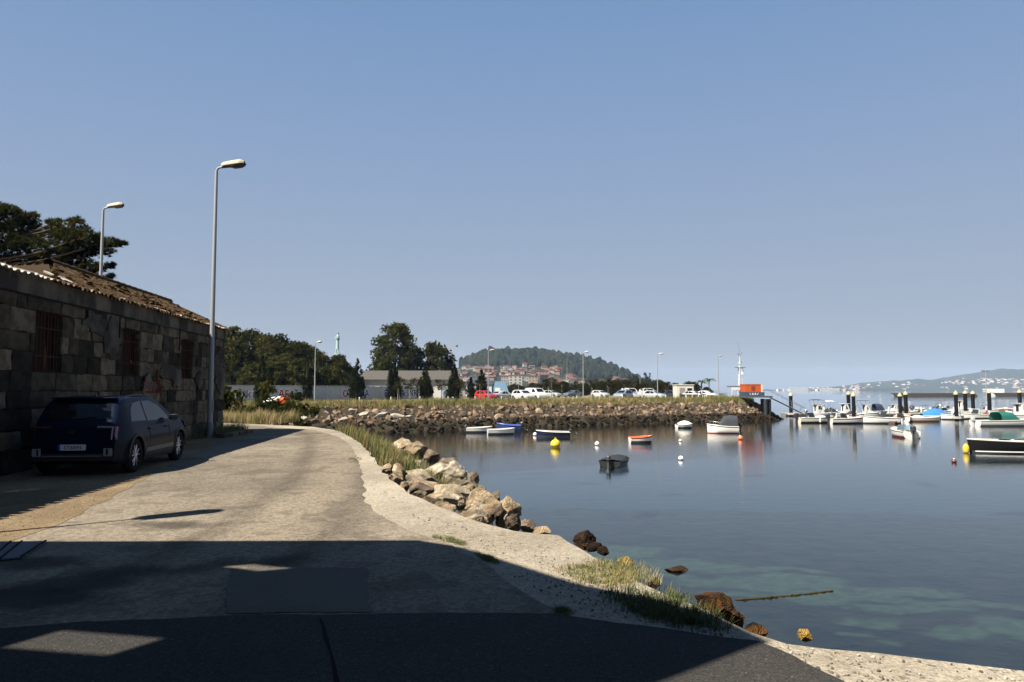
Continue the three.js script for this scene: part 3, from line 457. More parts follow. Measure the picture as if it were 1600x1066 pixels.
// ---------- shoreline boulders ----------
function rock(sx, sy, sz, det, sd, cuts = 9, rough = .10) {
  let g = new THREE.IcosahedronGeometry(1, det); g.deleteAttribute('normal'); g.deleteAttribute('uv'); g = mergeVertices(g, 1e-4);
  const s = seed; seed = sd * 7919 + 13; const pl = []; for (let i = 0; i < cuts; i++) pl.push([V3(rr(-1, 1), rr(-1, 1), rr(-1, 1)).normalize(), rr(.46, .80)]); seed = s;
  const p = g.attributes.position, v = V3(), uv = [];
  for (let i = 0; i < p.count; i++) { v.fromBufferAttribute(p, i); const n0 = v.clone(); let r = 1; for (const [n, d] of pl) { const c = n.dot(n0); if (c > d) r = Math.min(r, d / c); }
    r *= 1 + rough * fbm(n0.x * 2.2 + sd, n0.y * 2.2, n0.z * 2.2, 4) + (det > 6 ? .035 * fbm(n0.x * 9, n0.y * 9 + sd, n0.z * 9, 3) : 0);
    v.multiplyScalar(r); p.setXYZ(i, v.x * sx, v.y * sy, v.z * sz); uv.push((v.x * sx + v.z * sz * .6) * 1.0, (v.y * sy + v.z * sz * .5) * 1.0); }
  g.setAttribute('uv', new THREE.Float32BufferAttribute(uv, 2)); g.computeVertexNormals(); return cuts ? toCreasedNormals(g, .42) : g;
}
const rockTones = { cream: [[.13, .105, .072], [.28, .235, .165], [.37, .335, .265]], tan: [[.11, .082, .052], [.225, .168, .105], [.31, .26, .19]], brown: [[.06, .045, .032], [.125, .095, .068], [.19, .155, .115]], weed: [[.010, .006, .004], [.055, .026, .009], [.13, .062, .018]], wet: [[.006, .004, .003], [.022, .013, .008], [.045, .026, .015]], gold: [[.05, .03, .01], [.19, .12, .03], [.26, .17, .05]] };
const M_rockv = mat(0xffffff, .92, { vertexColors: true, bumpMap: rep(grainBump, .8), bumpScale: .05 });
function paintRock(g, tone, sd) { const [a, b, c] = rockTones[tone]; return paint(g, (x, y, z) => { const n = fbm(x * 2.2 + sd, y * 2.2, z * 2.2, 5), m = fbm(x * 6 + 3, y * 6 + sd, z * 6, 3), ck = Math.abs(fbm(x * 1.7, y * 1.7 + sd, z * 1.7 + 4, 3)); let q = n < 0 ? mix3(b, a, clamp(-n * 3.6, 0, 1)) : mix3(b, c, clamp(n * 3.6, 0, 1)); q = mix3(q, [a[0] * .5, a[1] * .5, a[2] * .5], .8 * sstep(.018, 0, ck)); const s = 1 + m * .9; return [q[0] * s, q[1] * s, q[2] * s]; }); }
// [px, py of its middle, its height of the middle above the water, width px, height px, tone]
const boulders = [
  [615, 716, 1.9, 46, 26, 'tan'], [640, 731, 1.9, 52, 30, 'cream'], [627, 700, 1.55, 40, 24, 'tan'], [652, 706, 1.5, 50, 30, 'tan'], [673, 716, 1.3, 24, 24, 'brown'],
  [655, 748, 2.05, 74, 32, 'cream'], [640, 758, 2.05, 46, 26, 'cream'], [688, 740, 1.8, 60, 40, 'cream'], [714, 746, 1.7, 56, 44, 'cream'], [668, 764, 2.1, 48, 30, 'tan'],
  [700, 770, 2.05, 62, 26, 'cream'], [728, 770, 1.9, 40, 34, 'tan'], [686, 779, 2.15, 40, 18, 'tan'], [715, 784, 2.15, 34, 26, 'cream'], [748, 772, 1.6, 26, 20, 'brown'],
  [757, 790, 2.1, 58, 42, 'tan'], [794, 797, 2.0, 42, 48, 'tan'], [776, 803, 2.15, 26, 22, 'brown'], [803, 818, 2.1, 28, 24, 'brown'], [743, 806, 2.25, 14, 10, 'cream'],
  [822, 822, 1.9, 30, 18, 'brown'], [846, 828, 2.12, 34, 9, 'tan'], [655, 775, 2.25, 26, 14, 'cream'], [604, 722, 2.1, 24, 14, 'tan'],
  [912, 845, 1.9, 40, 26, 'wet'], [930, 855, 1.95, 24, 16, 'wet'], [944, 863, 2.05, 18, 14, 'wet'], [975, 879, 2.1, 28, 14, 'gold'], [1122, 955, 2.22, 70, 50, 'weed'], [1150, 968, 2.12, 24, 30, 'weed'], [1182, 986, 2.15, 40, 14, 'weed'], [1258, 994, 1.95, 26, 18, 'gold'], [1022, 912, 2.15, 20, 9, 'wet'], [598, 712, 2.1, 20, 14, 'tan'], [700, 727, 1.2, 40, 26, 'brown'], [735, 752, 1.2, 34, 28, 'brown'], [770, 781, 1.4, 30, 24, 'brown'],
];
const toneLabel = { cream: 'pale cream boulder in the rock pile beside the road', tan: 'tan weathered boulder in the rock pile beside the road', brown: 'small dark brown rock wedged at the water edge', weed: 'dark weed covered rock at the foot of the verge', wet: 'dark brown wet rock at the foot of the pale verge', gold: 'golden lichen covered stone on the verge edge' };
boulders.forEach(([x, y, h, w, hh, tone], i) => {
  const [wx, d] = P(x, y, h), s = d / F, sx = w * s * .61, sy = Math.max(hh * s * .66, .07), sz = (sx + sy) * .55;
  const m = solo('boulder', paintRock(rock(sx, sy, sz, 14, i + 3, 15, .22), tone, i * 3.7), M_rockv, toneLabel[tone], 'boulder', [wx, h, -d], 'boulders of the shore, ' + tone); m.rotation.set(rr(-.15, .15), rr(-.4, .4), rr(-.2, .2));
});
{ // smaller stones packed between the boulders and the verge
  const e = px([[588, 722], [602, 741], [640, 773], [700, 798], [725, 806]]);
  for (let i = 0; i < 20; i++) { const t = i / 20 * (e.length - 1.01), k = Math.floor(t), f = t - k, a = e[k], b = e[k + 1], L = Math.hypot(b[0] - a[0], b[1] - a[1]), off = rr(.12, .5), nx = -(b[1] - a[1]) / L, nd = (b[0] - a[0]) / L, r = rr(.13, .24), tone = pick(['tan', 'cream', 'brown', 'tan', 'cream', 'tan']);
    const m = solo('packing_stone', paintRock(rock(r, r * rr(.6, .85), r * rr(.7, 1), 9, 100 + i, 12, .2), tone, i * 1.7), M_rockv, { tan: 'tan packing stone between boulders and verge', cream: 'cream packing stone between boulders and verge', brown: 'brown packing stone between boulders and verge' }[tone], 'stone', [lerp(a[0], b[0], f) + nx * off, ROAD - rr(.08, .2), -lerp(a[1], b[1], f) - nd * off], 'packing stones, ' + tone); m.rotation.set(rr(-.4, .4), rr(0, 6), rr(-.4, .4)); }
}
solo('boulder', paintRock(rock(.30, .13, .24, 10, 61, 9, .2), 'wet', 9), M_rockv, 'small dark rock breaking the water off the verge', 'boulder', [...(() => { const [x, d] = P(1054, 890, 0); return [x, -.03, -d]; })()]);
{ // old weedy mooring line lying just under the surface
  const pts = [[1150, 938], [1180, 936], [1215, 933], [1250, 930], [1275, 927], [1300, 924]].map(p => { const [x, d] = P(p[0], p[1], 0); return [x, .005, -d]; });
  const g = new THREE.TubeGeometry(new THREE.CatmullRomCurve3(pts.map(p => V3(...p))), 160, .020, 7), p = g.attributes.position; for (let i = 0; i < p.count; i++) { const e = .11 * fbm(p.getX(i) * 9, p.getY(i) * 9, p.getZ(i) * 9, 3); p.setXYZ(i, p.getX(i) + e, p.getY(i) + e * .5, p.getZ(i) + e); }
  solo('mooring_line', g, mat([.035, .027, .012], .95), 'weed covered mooring line floating off the verge', 'rope');
}

// ---------- grass ----------
function tuft(n, h, spread, bend, w) {
  const pos = [], idx = [];
  for (let i = 0; i < n; i++) { const a = rr(0, 2 * PI), r = rr(0, spread), x = Math.cos(a) * r, z = Math.sin(a) * r, b = rr(0, 2 * PI), hh = h * rr(.55, 1), bx = Math.cos(b) * bend * hh * rr(.3, 1), bz = Math.sin(b) * bend * hh * rr(.3, 1), wx = -Math.sin(b) * w, wz = Math.cos(b) * w, k = pos.length / 3;
    pos.push(x - wx, 0, z - wz, x + wx, 0, z + wz, x + bx * .35 - wx * .8, hh * .6, z + bz * .35 - wz * .8, x + bx * .35 + wx * .8, hh * .6, z + bz * .35 + wz * .8, x + bx, hh, z + bz); idx.push(k, k + 1, k + 3, k, k + 3, k + 2, k + 2, k + 3, k + 4); }
  const g = new THREE.BufferGeometry(); g.setAttribute('position', new THREE.Float32BufferAttribute(pos, 3)); g.setIndex(idx); g.computeVertexNormals(); return g;
}
const M_blade = phys([1, 1, 1], .9, { transmission: .25, thickness: 0, specularIntensity: .3 });
function grass(name, label, geo, places, tones) {
  const m = new THREE.InstancedMesh(geo, M_blade, places.length), o = new THREE.Object3D(); m.name = numbered(name); m.userData = { kind: 'stuff', label, category: 'grass' };
  places.forEach((p, i) => { o.position.set(p[0], p[1], p[2]); o.rotation.set(rr(-.15, .15), rr(0, 6.3), rr(-.15, .15)); const s = p[3] || 1; o.scale.set(s * rr(.8, 1.2), s * rr(.7, 1.2), s * rr(.8, 1.2)); o.updateMatrix(); m.setMatrixAt(i, o.matrix); const c = mix3(pick(tones), pick(tones), rnd()); m.setColorAt(i, lin(...c)); });
  shade(m); scene.add(m); return m;
}
const dryT = [[.26, .20, .09], [.20, .16, .06], [.16, .15, .05], [.30, .24, .12]], greenT = [[.06, .09, .02], [.09, .11, .03], [.12, .12, .04], [.16, .14, .06]], oliveT = [[.10, .10, .03], [.15, .13, .04], [.18, .14, .06], [.07, .08, .025]];
const inPx = (poly, n, h) => { const out = []; const xs = poly.map(p => p[0]), ys = poly.map(p => p[1]); let guard = 0; while (out.length < n && guard++ < n * 40) { const x = rr(Math.min(...xs), Math.max(...xs)), y = rr(Math.min(...ys), Math.max(...ys)); let c = false; for (let i = 0, j = poly.length - 1; i < poly.length; j = i++) if ((poly[i][1] > y) !== (poly[j][1] > y) && x < (poly[j][0] - poly[i][0]) * (y - poly[i][1]) / (poly[j][1] - poly[i][1]) + poly[i][0]) c = !c; if (!c) continue; const [wx, d] = P(x, y, h); out.push([wx, h, -d]); } return out; };
const gShort = tuft(13, .08, .07, 1.0, .0026), gMid = tuft(16, .30, .10, .6, .005), gLow = tuft(13, .085, .08, 1.1, .0026), gTall = tuft(18, .85, .22, .45, .010), gReed = tuft(16, 1.15, .25, .35, .013);
grass('verge_grass', 'sunlit yellow green grass on the verge', gShort, inPx([[885, 892], [930, 882], [985, 887], [1000, 902], [985, 915], [935, 918], [895, 908]], 330, ROAD - .02).map(p => [...p, .35 + 1.1 * rnd() * rnd()]).concat(inPx([[862, 890], [930, 874], [1010, 885], [1035, 912], [960, 930], [880, 915]], 170, ROAD - .02).map(p => [...p, .25 + .8 * rnd()])), greenT.concat(dryT));
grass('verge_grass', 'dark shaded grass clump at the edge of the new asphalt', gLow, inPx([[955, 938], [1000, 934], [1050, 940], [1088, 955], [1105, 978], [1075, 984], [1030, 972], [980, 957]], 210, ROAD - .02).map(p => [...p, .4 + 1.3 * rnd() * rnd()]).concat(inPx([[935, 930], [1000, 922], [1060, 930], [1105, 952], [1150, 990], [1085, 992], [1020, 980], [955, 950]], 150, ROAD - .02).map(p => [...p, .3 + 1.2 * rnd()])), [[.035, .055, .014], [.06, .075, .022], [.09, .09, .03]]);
grass('verge_grass', 'thin weeds along the asphalt joint', gShort, [...inPx([[675, 840], [700, 840], [728, 850], [722, 854], [690, 848]], 70, ROAD - .01), ...inPx([[742, 866], [770, 872], [780, 882], [760, 880]], 60, ROAD - .01), ...inPx([[868, 952], [892, 958], [890, 964], [870, 960]], 40, ROAD - .01), ...inPx([[545, 716], [565, 716], [563, 722], [545, 722]], 40, ROAD - .01)].map(p => [...p, .6]), greenT);
{ // tall dry grass down the bank beyond the rock pile
  const pl = []; const e2 = px([[520, 672], [545, 681], [560, 690], [578, 708], [592, 726]]);
  for (let i = 0; i < 1500; i++) { const t = rnd() * (e2.length - 1), k = Math.min(e2.length - 2, Math.floor(t)), f = t - k, off = Math.pow(rnd(), .8) * 2.6, a = e2[k], b = e2[k + 1]; const L = Math.hypot(b[0] - a[0], b[1] - a[1]), nx = -(b[1] - a[1]) / L, nd = (b[0] - a[0]) / L; const x = lerp(a[0], b[0], f) + nx * (off + .05), d = lerp(a[1], b[1], f) + nd * (off + .05); pl.push([x, ROAD - .1 - Math.max(0, off - .2) * .62, -d, rr(.3, .8)]); }
  grass('bank_grass', 'tall dry grass on the bank behind the rock pile', gTall, pl, oliveT.concat(greenT).concat([[.18, .13, .055], [.22, .165, .075]]));
  const q = []; for (let i = 0; i < 900; i++) { const x = rr(-17.5, -11.6), d = rr(37.2, 41) + (x + 17) * -.1; q.push([x, ROAD - .05, -d, rr(.5, .95)]); }
  grass('bank_grass', 'straw coloured grass along the bend in the road', gTall, q, dryT.concat([[.34, .25, .12], [.15, .14, .05]]));
  const w = []; for (let i = 0; i < 160; i++) { const s = rr(8, BL); const x = wallAt(B0) - Math.sin(WA) * s + rr(.02, .45), d = B0 + s * Math.cos(WA); w.push([x, ROAD, -d, rr(.4, 1)]); } for (let i = 0; i < 160; i++) { const s = rr(BL - 3.4, BL + .5); w.push([wallAt(B0) - Math.sin(WA) * s + rr(.05, .9), ROAD, -(B0 + s * Math.cos(WA)), rr(.7, 1.6)]); }
  grass('wall_grass', 'weeds growing along the foot of the stone wall', gMid, w, greenT);
}
{ // pebbles and broken stone on the verge
  const g = rock(1, .7, .9, 2, 4, 7, .1), pl = [...inPx([[780, 890], [900, 900], [1050, 960], [1180, 1000], [1100, 992], [900, 955]], 170, ROAD), ...inPx([[1200, 1005], [1600, 1050], [1600, 1066], [1330, 1066], [1240, 1030]], 90, ROAD), ...inPx([[0, 800], [160, 772], [110, 812], [0, 842]], 110, ROAD + .004), ...inPx([[590, 780], [780, 835], [940, 890], [900, 910], [700, 835]], 110, ROAD)];
  const m = new THREE.InstancedMesh(g, mat(0xffffff, .95), pl.length), o = new THREE.Object3D(); m.name = 'gravel'; m.userData = { kind: 'stuff', label: 'loose stones scattered over the verge', category: 'gravel' };
  pl.forEach((p, i) => { o.position.set(...p); o.rotation.set(rr(0, 6), rr(0, 6), 0); o.scale.setScalar(.005 + .014 * rnd() * rnd()); o.updateMatrix(); m.setMatrixAt(i, o.matrix); m.setColorAt(i, lin(...mix3([.05, .045, .04], [.28, .25, .2], rnd()))); }); shade(m); scene.add(m);
}

// ---------- trees ----------
const M_bark = mat([.075, .055, .040], .95, { bumpMap: rep(grainBump, 2), bumpScale: .03 }), M_barkgrey = mat([.16, .145, .125], .95);
const leafM = phys([1, 1, 1], .9, { vertexColors: true, transmission: .30, thickness: 0, specularIntensity: .2 });
function leaves(clumps, per, size, tones) { // leaf-sized faces spread through clumps
  const pos = [], nor = [], col = [];
  const n = V3(), t = V3(), b = V3(), q = V3();
  for (const [cx, cy, cz, r, sq = 1] of clumps) {
    const base = mix3(pick(tones), pick(tones), rnd()), cnt = Math.round(per * r * r);
    for (let i = 0; i < cnt; i++) {
      n.set(rr(-1, 1), rr(-1, 1), rr(-1, 1)); if (n.lengthSq() > 1 || n.lengthSq() < .01) { i--; continue; } n.normalize();
      const rad = r * Math.pow(rr(.25, 1), .5); q.set(cx + n.x * rad, cy + n.y * rad * sq, cz + n.z * rad);
      t.set(rr(-1, 1), rr(-1, 1), rr(-1, 1)).normalize(); b.crossVectors(n, t).normalize(); t.crossVectors(b, n).addScaledVector(n, rr(-.9, .9)).normalize(); b.addScaledVector(n, rr(-.6, .6)).normalize();
      const s = size * rr(.6, 1.25), nn = V3().crossVectors(t, b).normalize(); if (nn.dot(n) < 0) nn.negate(); 
      const A = [q.x - t.x * s, q.y - t.y * s, q.z - t.z * s], B = [q.x + b.x * s * .55, q.y + b.y * s * .55, q.z + b.z * s * .55], C = [q.x + t.x * s, q.y + t.y * s, q.z + t.z * s], D = [q.x - b.x * s * .55, q.y - b.y * s * .55, q.z - b.z * s * .55];
      const k = rr(.75, 1.3), c = [base[0] * k, base[1] * k, base[2] * k];
      for (const v of [A, B, C, A, C, D]) { pos.push(...v); nor.push(nn.x, nn.y, nn.z); col.push(...c); }
    }
  }
  const g = new THREE.BufferGeometry(); g.setAttribute('position', new THREE.Float32BufferAttribute(pos, 3)); g.setAttribute('normal', new THREE.Float32BufferAttribute(nor, 3)); g.setAttribute('color', new THREE.Float32BufferAttribute(col, 3)); return g;
}
const broadT = [[.14, .165, .042], [.18, .19, .05], [.115, .14, .037], [.21, .20, .062]], cypT = [[.055, .078, .028], [.075, .095, .032], [.044, .064, .025]], ornT = [[.15, .125, .036], [.115, .12, .03], [.18, .13, .045], [.09, .10, .03]], popT = [[.15, .19, .046], [.185, .22, .056], [.115, .155, .038], [.22, .23, .07]];
function broadTree(label, pos, h, w, tones, group, per = 60, size = .24, low = .25) {
  const t = thing('broadleaf_tree', label, 'tree', pos, rr(0, 6), group), cl = [], limbs = [];
  const y0 = h * low;
  for (let i = 0; i < 130; i++) { const v = Math.pow(rnd(), .85), y = lerp(y0, h * .97, v), prof = Math.pow(Math.sin(PI * clamp((v * .76 + .2), 0, 1)), .55), a = rr(0, 2 * PI), r = w / 2 * prof * Math.sqrt(rr(.1, 1)) * .88; cl.push([Math.cos(a) * r, y, Math.sin(a) * r, w * rr(.08, .145), .85]); if (i % 10 === 0) limbs.push(rod([0, lerp(y0 * .5, y, .45), 0], [Math.cos(a) * r * .8, y, Math.sin(a) * r * .8], h * .010, h * .004, 5)); }
  part('trunk', mg([cyl(h * .026, h * .010, h * .8, 0, -.1, 0, 7), ...limbs]), M_bark, t); part('crown', leaves(cl, per, size, tones), leafM, t); return t;
}
function cypress(label, pos, h, w, group) {
  const t = thing('cypress_tree', label, 'tree', pos, rr(0, 6), group), cl = [];
  for (let i = 0; i < 60; i++) { const v = rnd(), y = lerp(h * .06, h * .96, v), r0 = w / 2 * Math.pow(1 - v, .62) * (v < .12 ? .75 + v * 2 : 1), a = rr(0, 6.3), r = r0 * rr(.35, .78); cl.push([Math.cos(a) * r, y, Math.sin(a) * r, Math.max(.16, r0 * .36), 1.7]); }
  cl.push([0, h * .97, 0, .14, 2]);
  part('trunk', cyl(h * .02, h * .006, h * .9, 0, -.1, 0, 6), M_bark, t); part('crown', leaves(cl, 430, .15, cypT), leafM, t); return t;
}
function smallTree(label, pos, h, w, group) {
  const t = thing('young_tree', label, 'tree', pos, rr(0, 6), group), cl = [];
  for (let i = 0; i < 16; i++) { const a = rr(0, 6.3), r = w / 2 * Math.sqrt(rnd()) * .8; cl.push([Math.cos(a) * r, h * rr(.58, .94), Math.sin(a) * r, w * rr(.12, .2), .8]); }
  part('trunk', mg([cyl(.07, .045, h * .75, 0, 0, 0, 6), rod([0, h * .45, 0], [w * .25, h * .75, .1], .035, .015, 5), rod([0, h * .5, 0], [-w * .22, h * .8, -.1], .035, .015, 5)]), M_barkgrey, t); part('stake', cyl(.03, .03, h * .4, .3, 0, .05, 5), M_barkgrey, t); part('crown', leaves(cl, 190, .11, ornT), leafM, t); return t;
}
function bush(label, pos, w, h, tones, size = .12, per = 230, group) {
  const t = thing('bush', label, 'bush', pos, 0, group), cl = [], st = []; for (let i = 0; i < 34; i++) { const a = rr(0, 6.3), r = w / 2 * Math.sqrt(rnd()), y = h * rr(.12, .85) * (1 - .55 * Math.pow(r / (w / 2), 2)); cl.push([Math.cos(a) * r, y, Math.sin(a) * r, h * rr(.13, .22), .9]); if (i % 3 === 0) st.push(rod([Math.cos(a) * r * .2, -.1, Math.sin(a) * r * .2], [Math.cos(a) * r, y, Math.sin(a) * r], .03, .012, 5)); }
  part('stem', mg(st), M_bark, t); part('foliage', leaves(cl, per, size, tones), leafM, t); return t;
}
{ // maritime pine behind the stone building
  const d0 = 40, base = PD(-70, 609, d0), t = thing('pine_tree', 'maritime pine with layered dark boughs behind the stone building', 'tree', [base.x, ROAD, -d0]);
  const limbs = [], tufts = []; const at = (x, y, dz = 0) => { const p = PD(x, y, d0 + dz); return V3(p.x - base.x, p.y - ROAD, -(dz)); };
  const trunk = [[0, -.2, 0], [.2, 4, .1], [.3, 7, 0], [.9, 9.5, 0], [1.2, 11.4, 0]]; limbs.push(new THREE.TubeGeometry(new THREE.CatmullRomCurve3(trunk.map(p => V3(...p))), 16, .24, 8));
  // pads of needles: [px, py, radius px x, radius px y]
  const pads = [[15, 345, 36, 24], [38, 362, 30, 20], [8, 380, 34, 16], [52, 385, 34, 14], [-30, 340, 40, 26], [-25, 390, 45, 20], [85, 362, 22, 14], [112, 356, 26, 12], [125, 372, 32, 14], [100, 382, 36, 18], [128, 392, 28, 14], [95, 402, 34, 12], [150, 383, 22, 11], [172, 380, 20, 8], [188, 382, 12, 5], [160, 394, 18, 7], [118, 412, 34, 9], [150, 418, 20, 6], [172, 416, 9, 4], [138, 428, 14, 6], [168, 433, 9, 5], [60, 408, 34, 10], [20, 408, 30, 10], [75, 420, 30, 8], [-60, 370, 40, 30], [120, 345, 10, 6], [45, 340, 14, 10], [-10, 322, 16, 8], [10, 330, 16, 9], [85, 348, 10, 6]];
  for (const [x, y, rx, ry] of pads) {
    const dz = rr(-1.6, 1.6), c = at(x, y, dz), s = d0 / F, a = V3(1.0, Math.min(c.y - .6, 10.8) * .96, 0), m = a.clone().lerp(c, .55); m.y -= .25;
    limbs.push(new THREE.TubeGeometry(new THREE.CatmullRomCurve3([a, m, c]), 8, .045, 5));
    const n = Math.round(14 + rx * ry * .27);
    for (let i = 0; i < n; i++) { const u = rr(0, 6.3), r = Math.sqrt(rnd()), p = c.clone().add(V3(Math.cos(u) * r * rx * s, Math.sin(u) * r * ry * s * .9, rr(-1, 1) * rx * s * .7)); tufts.push(p); if (i % 9 === 0) limbs.push(rod([c.x, c.y, c.z], [p.x, p.y, p.z], .018, .008, 4)); }
  }
  part('trunk', mg(limbs), M_bark, t);
  const pos = [], nor = [], col = [], tones = [[.075, .095, .028], [.105, .115, .035], [.055, .075, .024], [.135, .125, .042]];
  for (const p of tufts) { const up = V3(rr(-.5, .5), rr(.4, 1), rr(-.5, .5)).normalize(), c0 = mix3(pick(tones), pick(tones), rnd());
    for (let k = 0; k < 30; k++) { const dir = V3(rr(-1, 1), rr(-.6, 1), rr(-1, 1)).normalize().addScaledVector(up, .5).normalize(), l = rr(.14, .26), w = V3(rr(-1, 1), rr(-1, 1), rr(-1, 1)).cross(dir).normalize().multiplyScalar(.022), n = w.clone().cross(dir).normalize();
      const q = [p.clone().addScaledVector(dir, -.03).add(w), p.clone().addScaledVector(dir, -.03).sub(w), p.clone().addScaledVector(dir, l)]; const f = rr(.8, 1.25); for (const v of q) { pos.push(v.x, v.y, v.z); nor.push(n.x, n.y, n.z); col.push(c0[0] * f, c0[1] * f, c0[2] * f); } } }
  const g = new THREE.BufferGeometry(); g.setAttribute('position', new THREE.Float32BufferAttribute(pos, 3)); g.setAttribute('normal', new THREE.Float32BufferAttribute(nor, 3)); g.setAttribute('color', new THREE.Float32BufferAttribute(col, 3)); part('crown', g, leafM, t);
}
const topAt = (pxx, pyy, d) => PD(pxx, pyy, d);
const treeAt = (fn, label, x, ytop, wpx, d, ...a) => { const p = topAt(x, ytop, d); return fn(label, [p.x, GROUND2 - .1, -d], p.y - GROUND2 + .1, wpx * d / F, ...a); };
// wood behind the painted wall
for (const [x, y, w, d] of [[362, 512, 74, 138], [390, 516, 70, 142], [410, 522, 60, 146], [482, 543, 60, 146], [345, 516, 70, 134], [370, 530, 64, 124], [430, 560, 56, 122], [470, 562, 56, 122], [500, 575, 56, 126], [530, 578, 50, 130], [398, 570, 60, 122], [432, 525, 84, 136], [466, 537, 80, 140], [340, 520, 60, 150], [415, 545, 60, 128], [380, 548, 60, 126], [448, 555, 62, 126], [500, 553, 56, 144], [530, 556, 52, 146], [515, 572, 50, 132], [485, 570, 50, 128], [546, 575, 36, 148]])
  treeAt(broadTree, 'dense round broadleaf tree in the wood behind the painted wall', x, y, w, d, broadT, 'trees of the wood behind the painted wall', 46, .30, .08);
treeAt(broadTree, 'tall full poplar standing over the long grey roofed shed', 618, 507, 84, 172, popT, undefined, 24, .42, .12);
treeAt(broadTree, 'lower rounded poplar at the end of the long grey roofed shed', 681, 536, 66, 176, popT, undefined, 26, .40, .12);
treeAt(broadTree, 'slim poplar wedged between the two large poplars', 648, 540, 34, 178, popT, undefined, 30, .40, .2);
const cypL = ['before the bramble bush end of the painted wall', 'next to a mole lamp, before the wood', 'at the corner of the long shed, darkest and broadest', 'standing under the tall poplar', 'before the middle of the long shed roof', 'at the poplar end of the long shed', 'between the grey house and the red hatchback', 'small one behind the staked trees, by the grey house']; let ci = 0;
for (const [x, y, w, d] of [[410, 556, 30, 92], [480, 557, 26, 104], [559, 560, 36, 106], [615, 562, 38, 112], [665, 571, 34, 116], [710, 567, 34, 118], [752, 577, 30, 120], [736, 590, 24, 122]])
  treeAt(cypress, 'dark conical cypress ' + cypL[ci++], x, y, w, d, 'cypresses along the mole');
for (const [x, y, w, d] of [[622, 592, 26, 104], [655, 590, 34, 106], [690, 593, 28, 107], [722, 592, 28, 108], [750, 590, 26, 110], [640, 596, 22, 118], [862, 590, 34, 122], [878, 594, 22, 126], [903, 594, 20, 128], [925, 592, 26, 126], [950, 589, 30, 128], [975, 593, 26, 130], [990, 593, 26, 134], [1003, 598, 22, 138], [1040, 597, 26, 140], [848, 598, 22, 130]])
  treeAt(smallTree, 'young olive brown tree tied to a stake on the mole', x, y, w, d, 'young staked trees on the mole');
for (const [x, y, w, d] of [[880, 598, 30, 190], [912, 600, 30, 200], [940, 598, 40, 210], [962, 596, 40, 200], [1000, 600, 44, 190], [1032, 598, 40, 185], [1055, 600, 26, 180], [1080, 599, 40, 190], [870, 602, 30, 230], [835, 600, 30, 230], [805, 602, 36, 240], [770, 604, 36, 250], [900, 604, 40, 260], [1104, 606, 20, 200]])
  treeAt(broadTree, 'low green tree behind the parked cars on the mole', x, y, w, d, broadT, 'low trees behind the parking ground', 60, .22, .12);
{ // two small palms
  for (const [x, y, d] of [[1096, 597, 150], [1108, 594, 150]]) { const p = PD(x, y, d), h = p.y - GROUND2, t = thing('palm_tree', 'small palm standing behind the white hut', 'tree', [p.x, GROUND2, -d], rr(0, 3), 'pair of palms by the hut'); part('trunk', cyl(.16, .12, h, 0, 0, 0, 7), M_barkgrey, t);
    for (let k = 0; k < 14; k++) { const a = k / 14 * 6.3 + rr(-.2, .2), l = rr(1.1, 1.6), up = rr(.2, .8); part('frond', gridGeo(6, 2, (u, v) => { const r = u * l, y = h + up * Math.sin(u * 2.2) * .8 - u * u * .6, w = (v - .5) * .35 * Math.sin(PI * Math.min(1, u * .9 + .1)); return [Math.cos(a) * r - Math.sin(a) * w, y - Math.abs(v - .5) * .12, Math.sin(a) * r + Math.cos(a) * w]; }), M_frond(), t); } }
}
function M_frond() { return M_frond.m ||= mat([.035, .055, .022], .7); }
bush('dark dense bramble bush beside the bend in the road', [-15.2, ROAD - .2, -43], 7.2, 2.9, cypT.concat(broadT), .13, 420);
bush('low green bush on the bank under the orange kayak', [-15.6, ROAD - 1.0, -48.5], 5.6, 2.1, broadT, .13, 420);
bush('olive bush at the far corner of the stone building', [-16.8, ROAD - .2, -39.5], 3.4, 1.7, ornT.concat(broadT), .10, 480);
bush('leafy weeds on the slope at the end of the inlet', [-19.8, ROAD - .5, -55], 7.5, 1.6, ornT.concat(broadT), .12, 420);

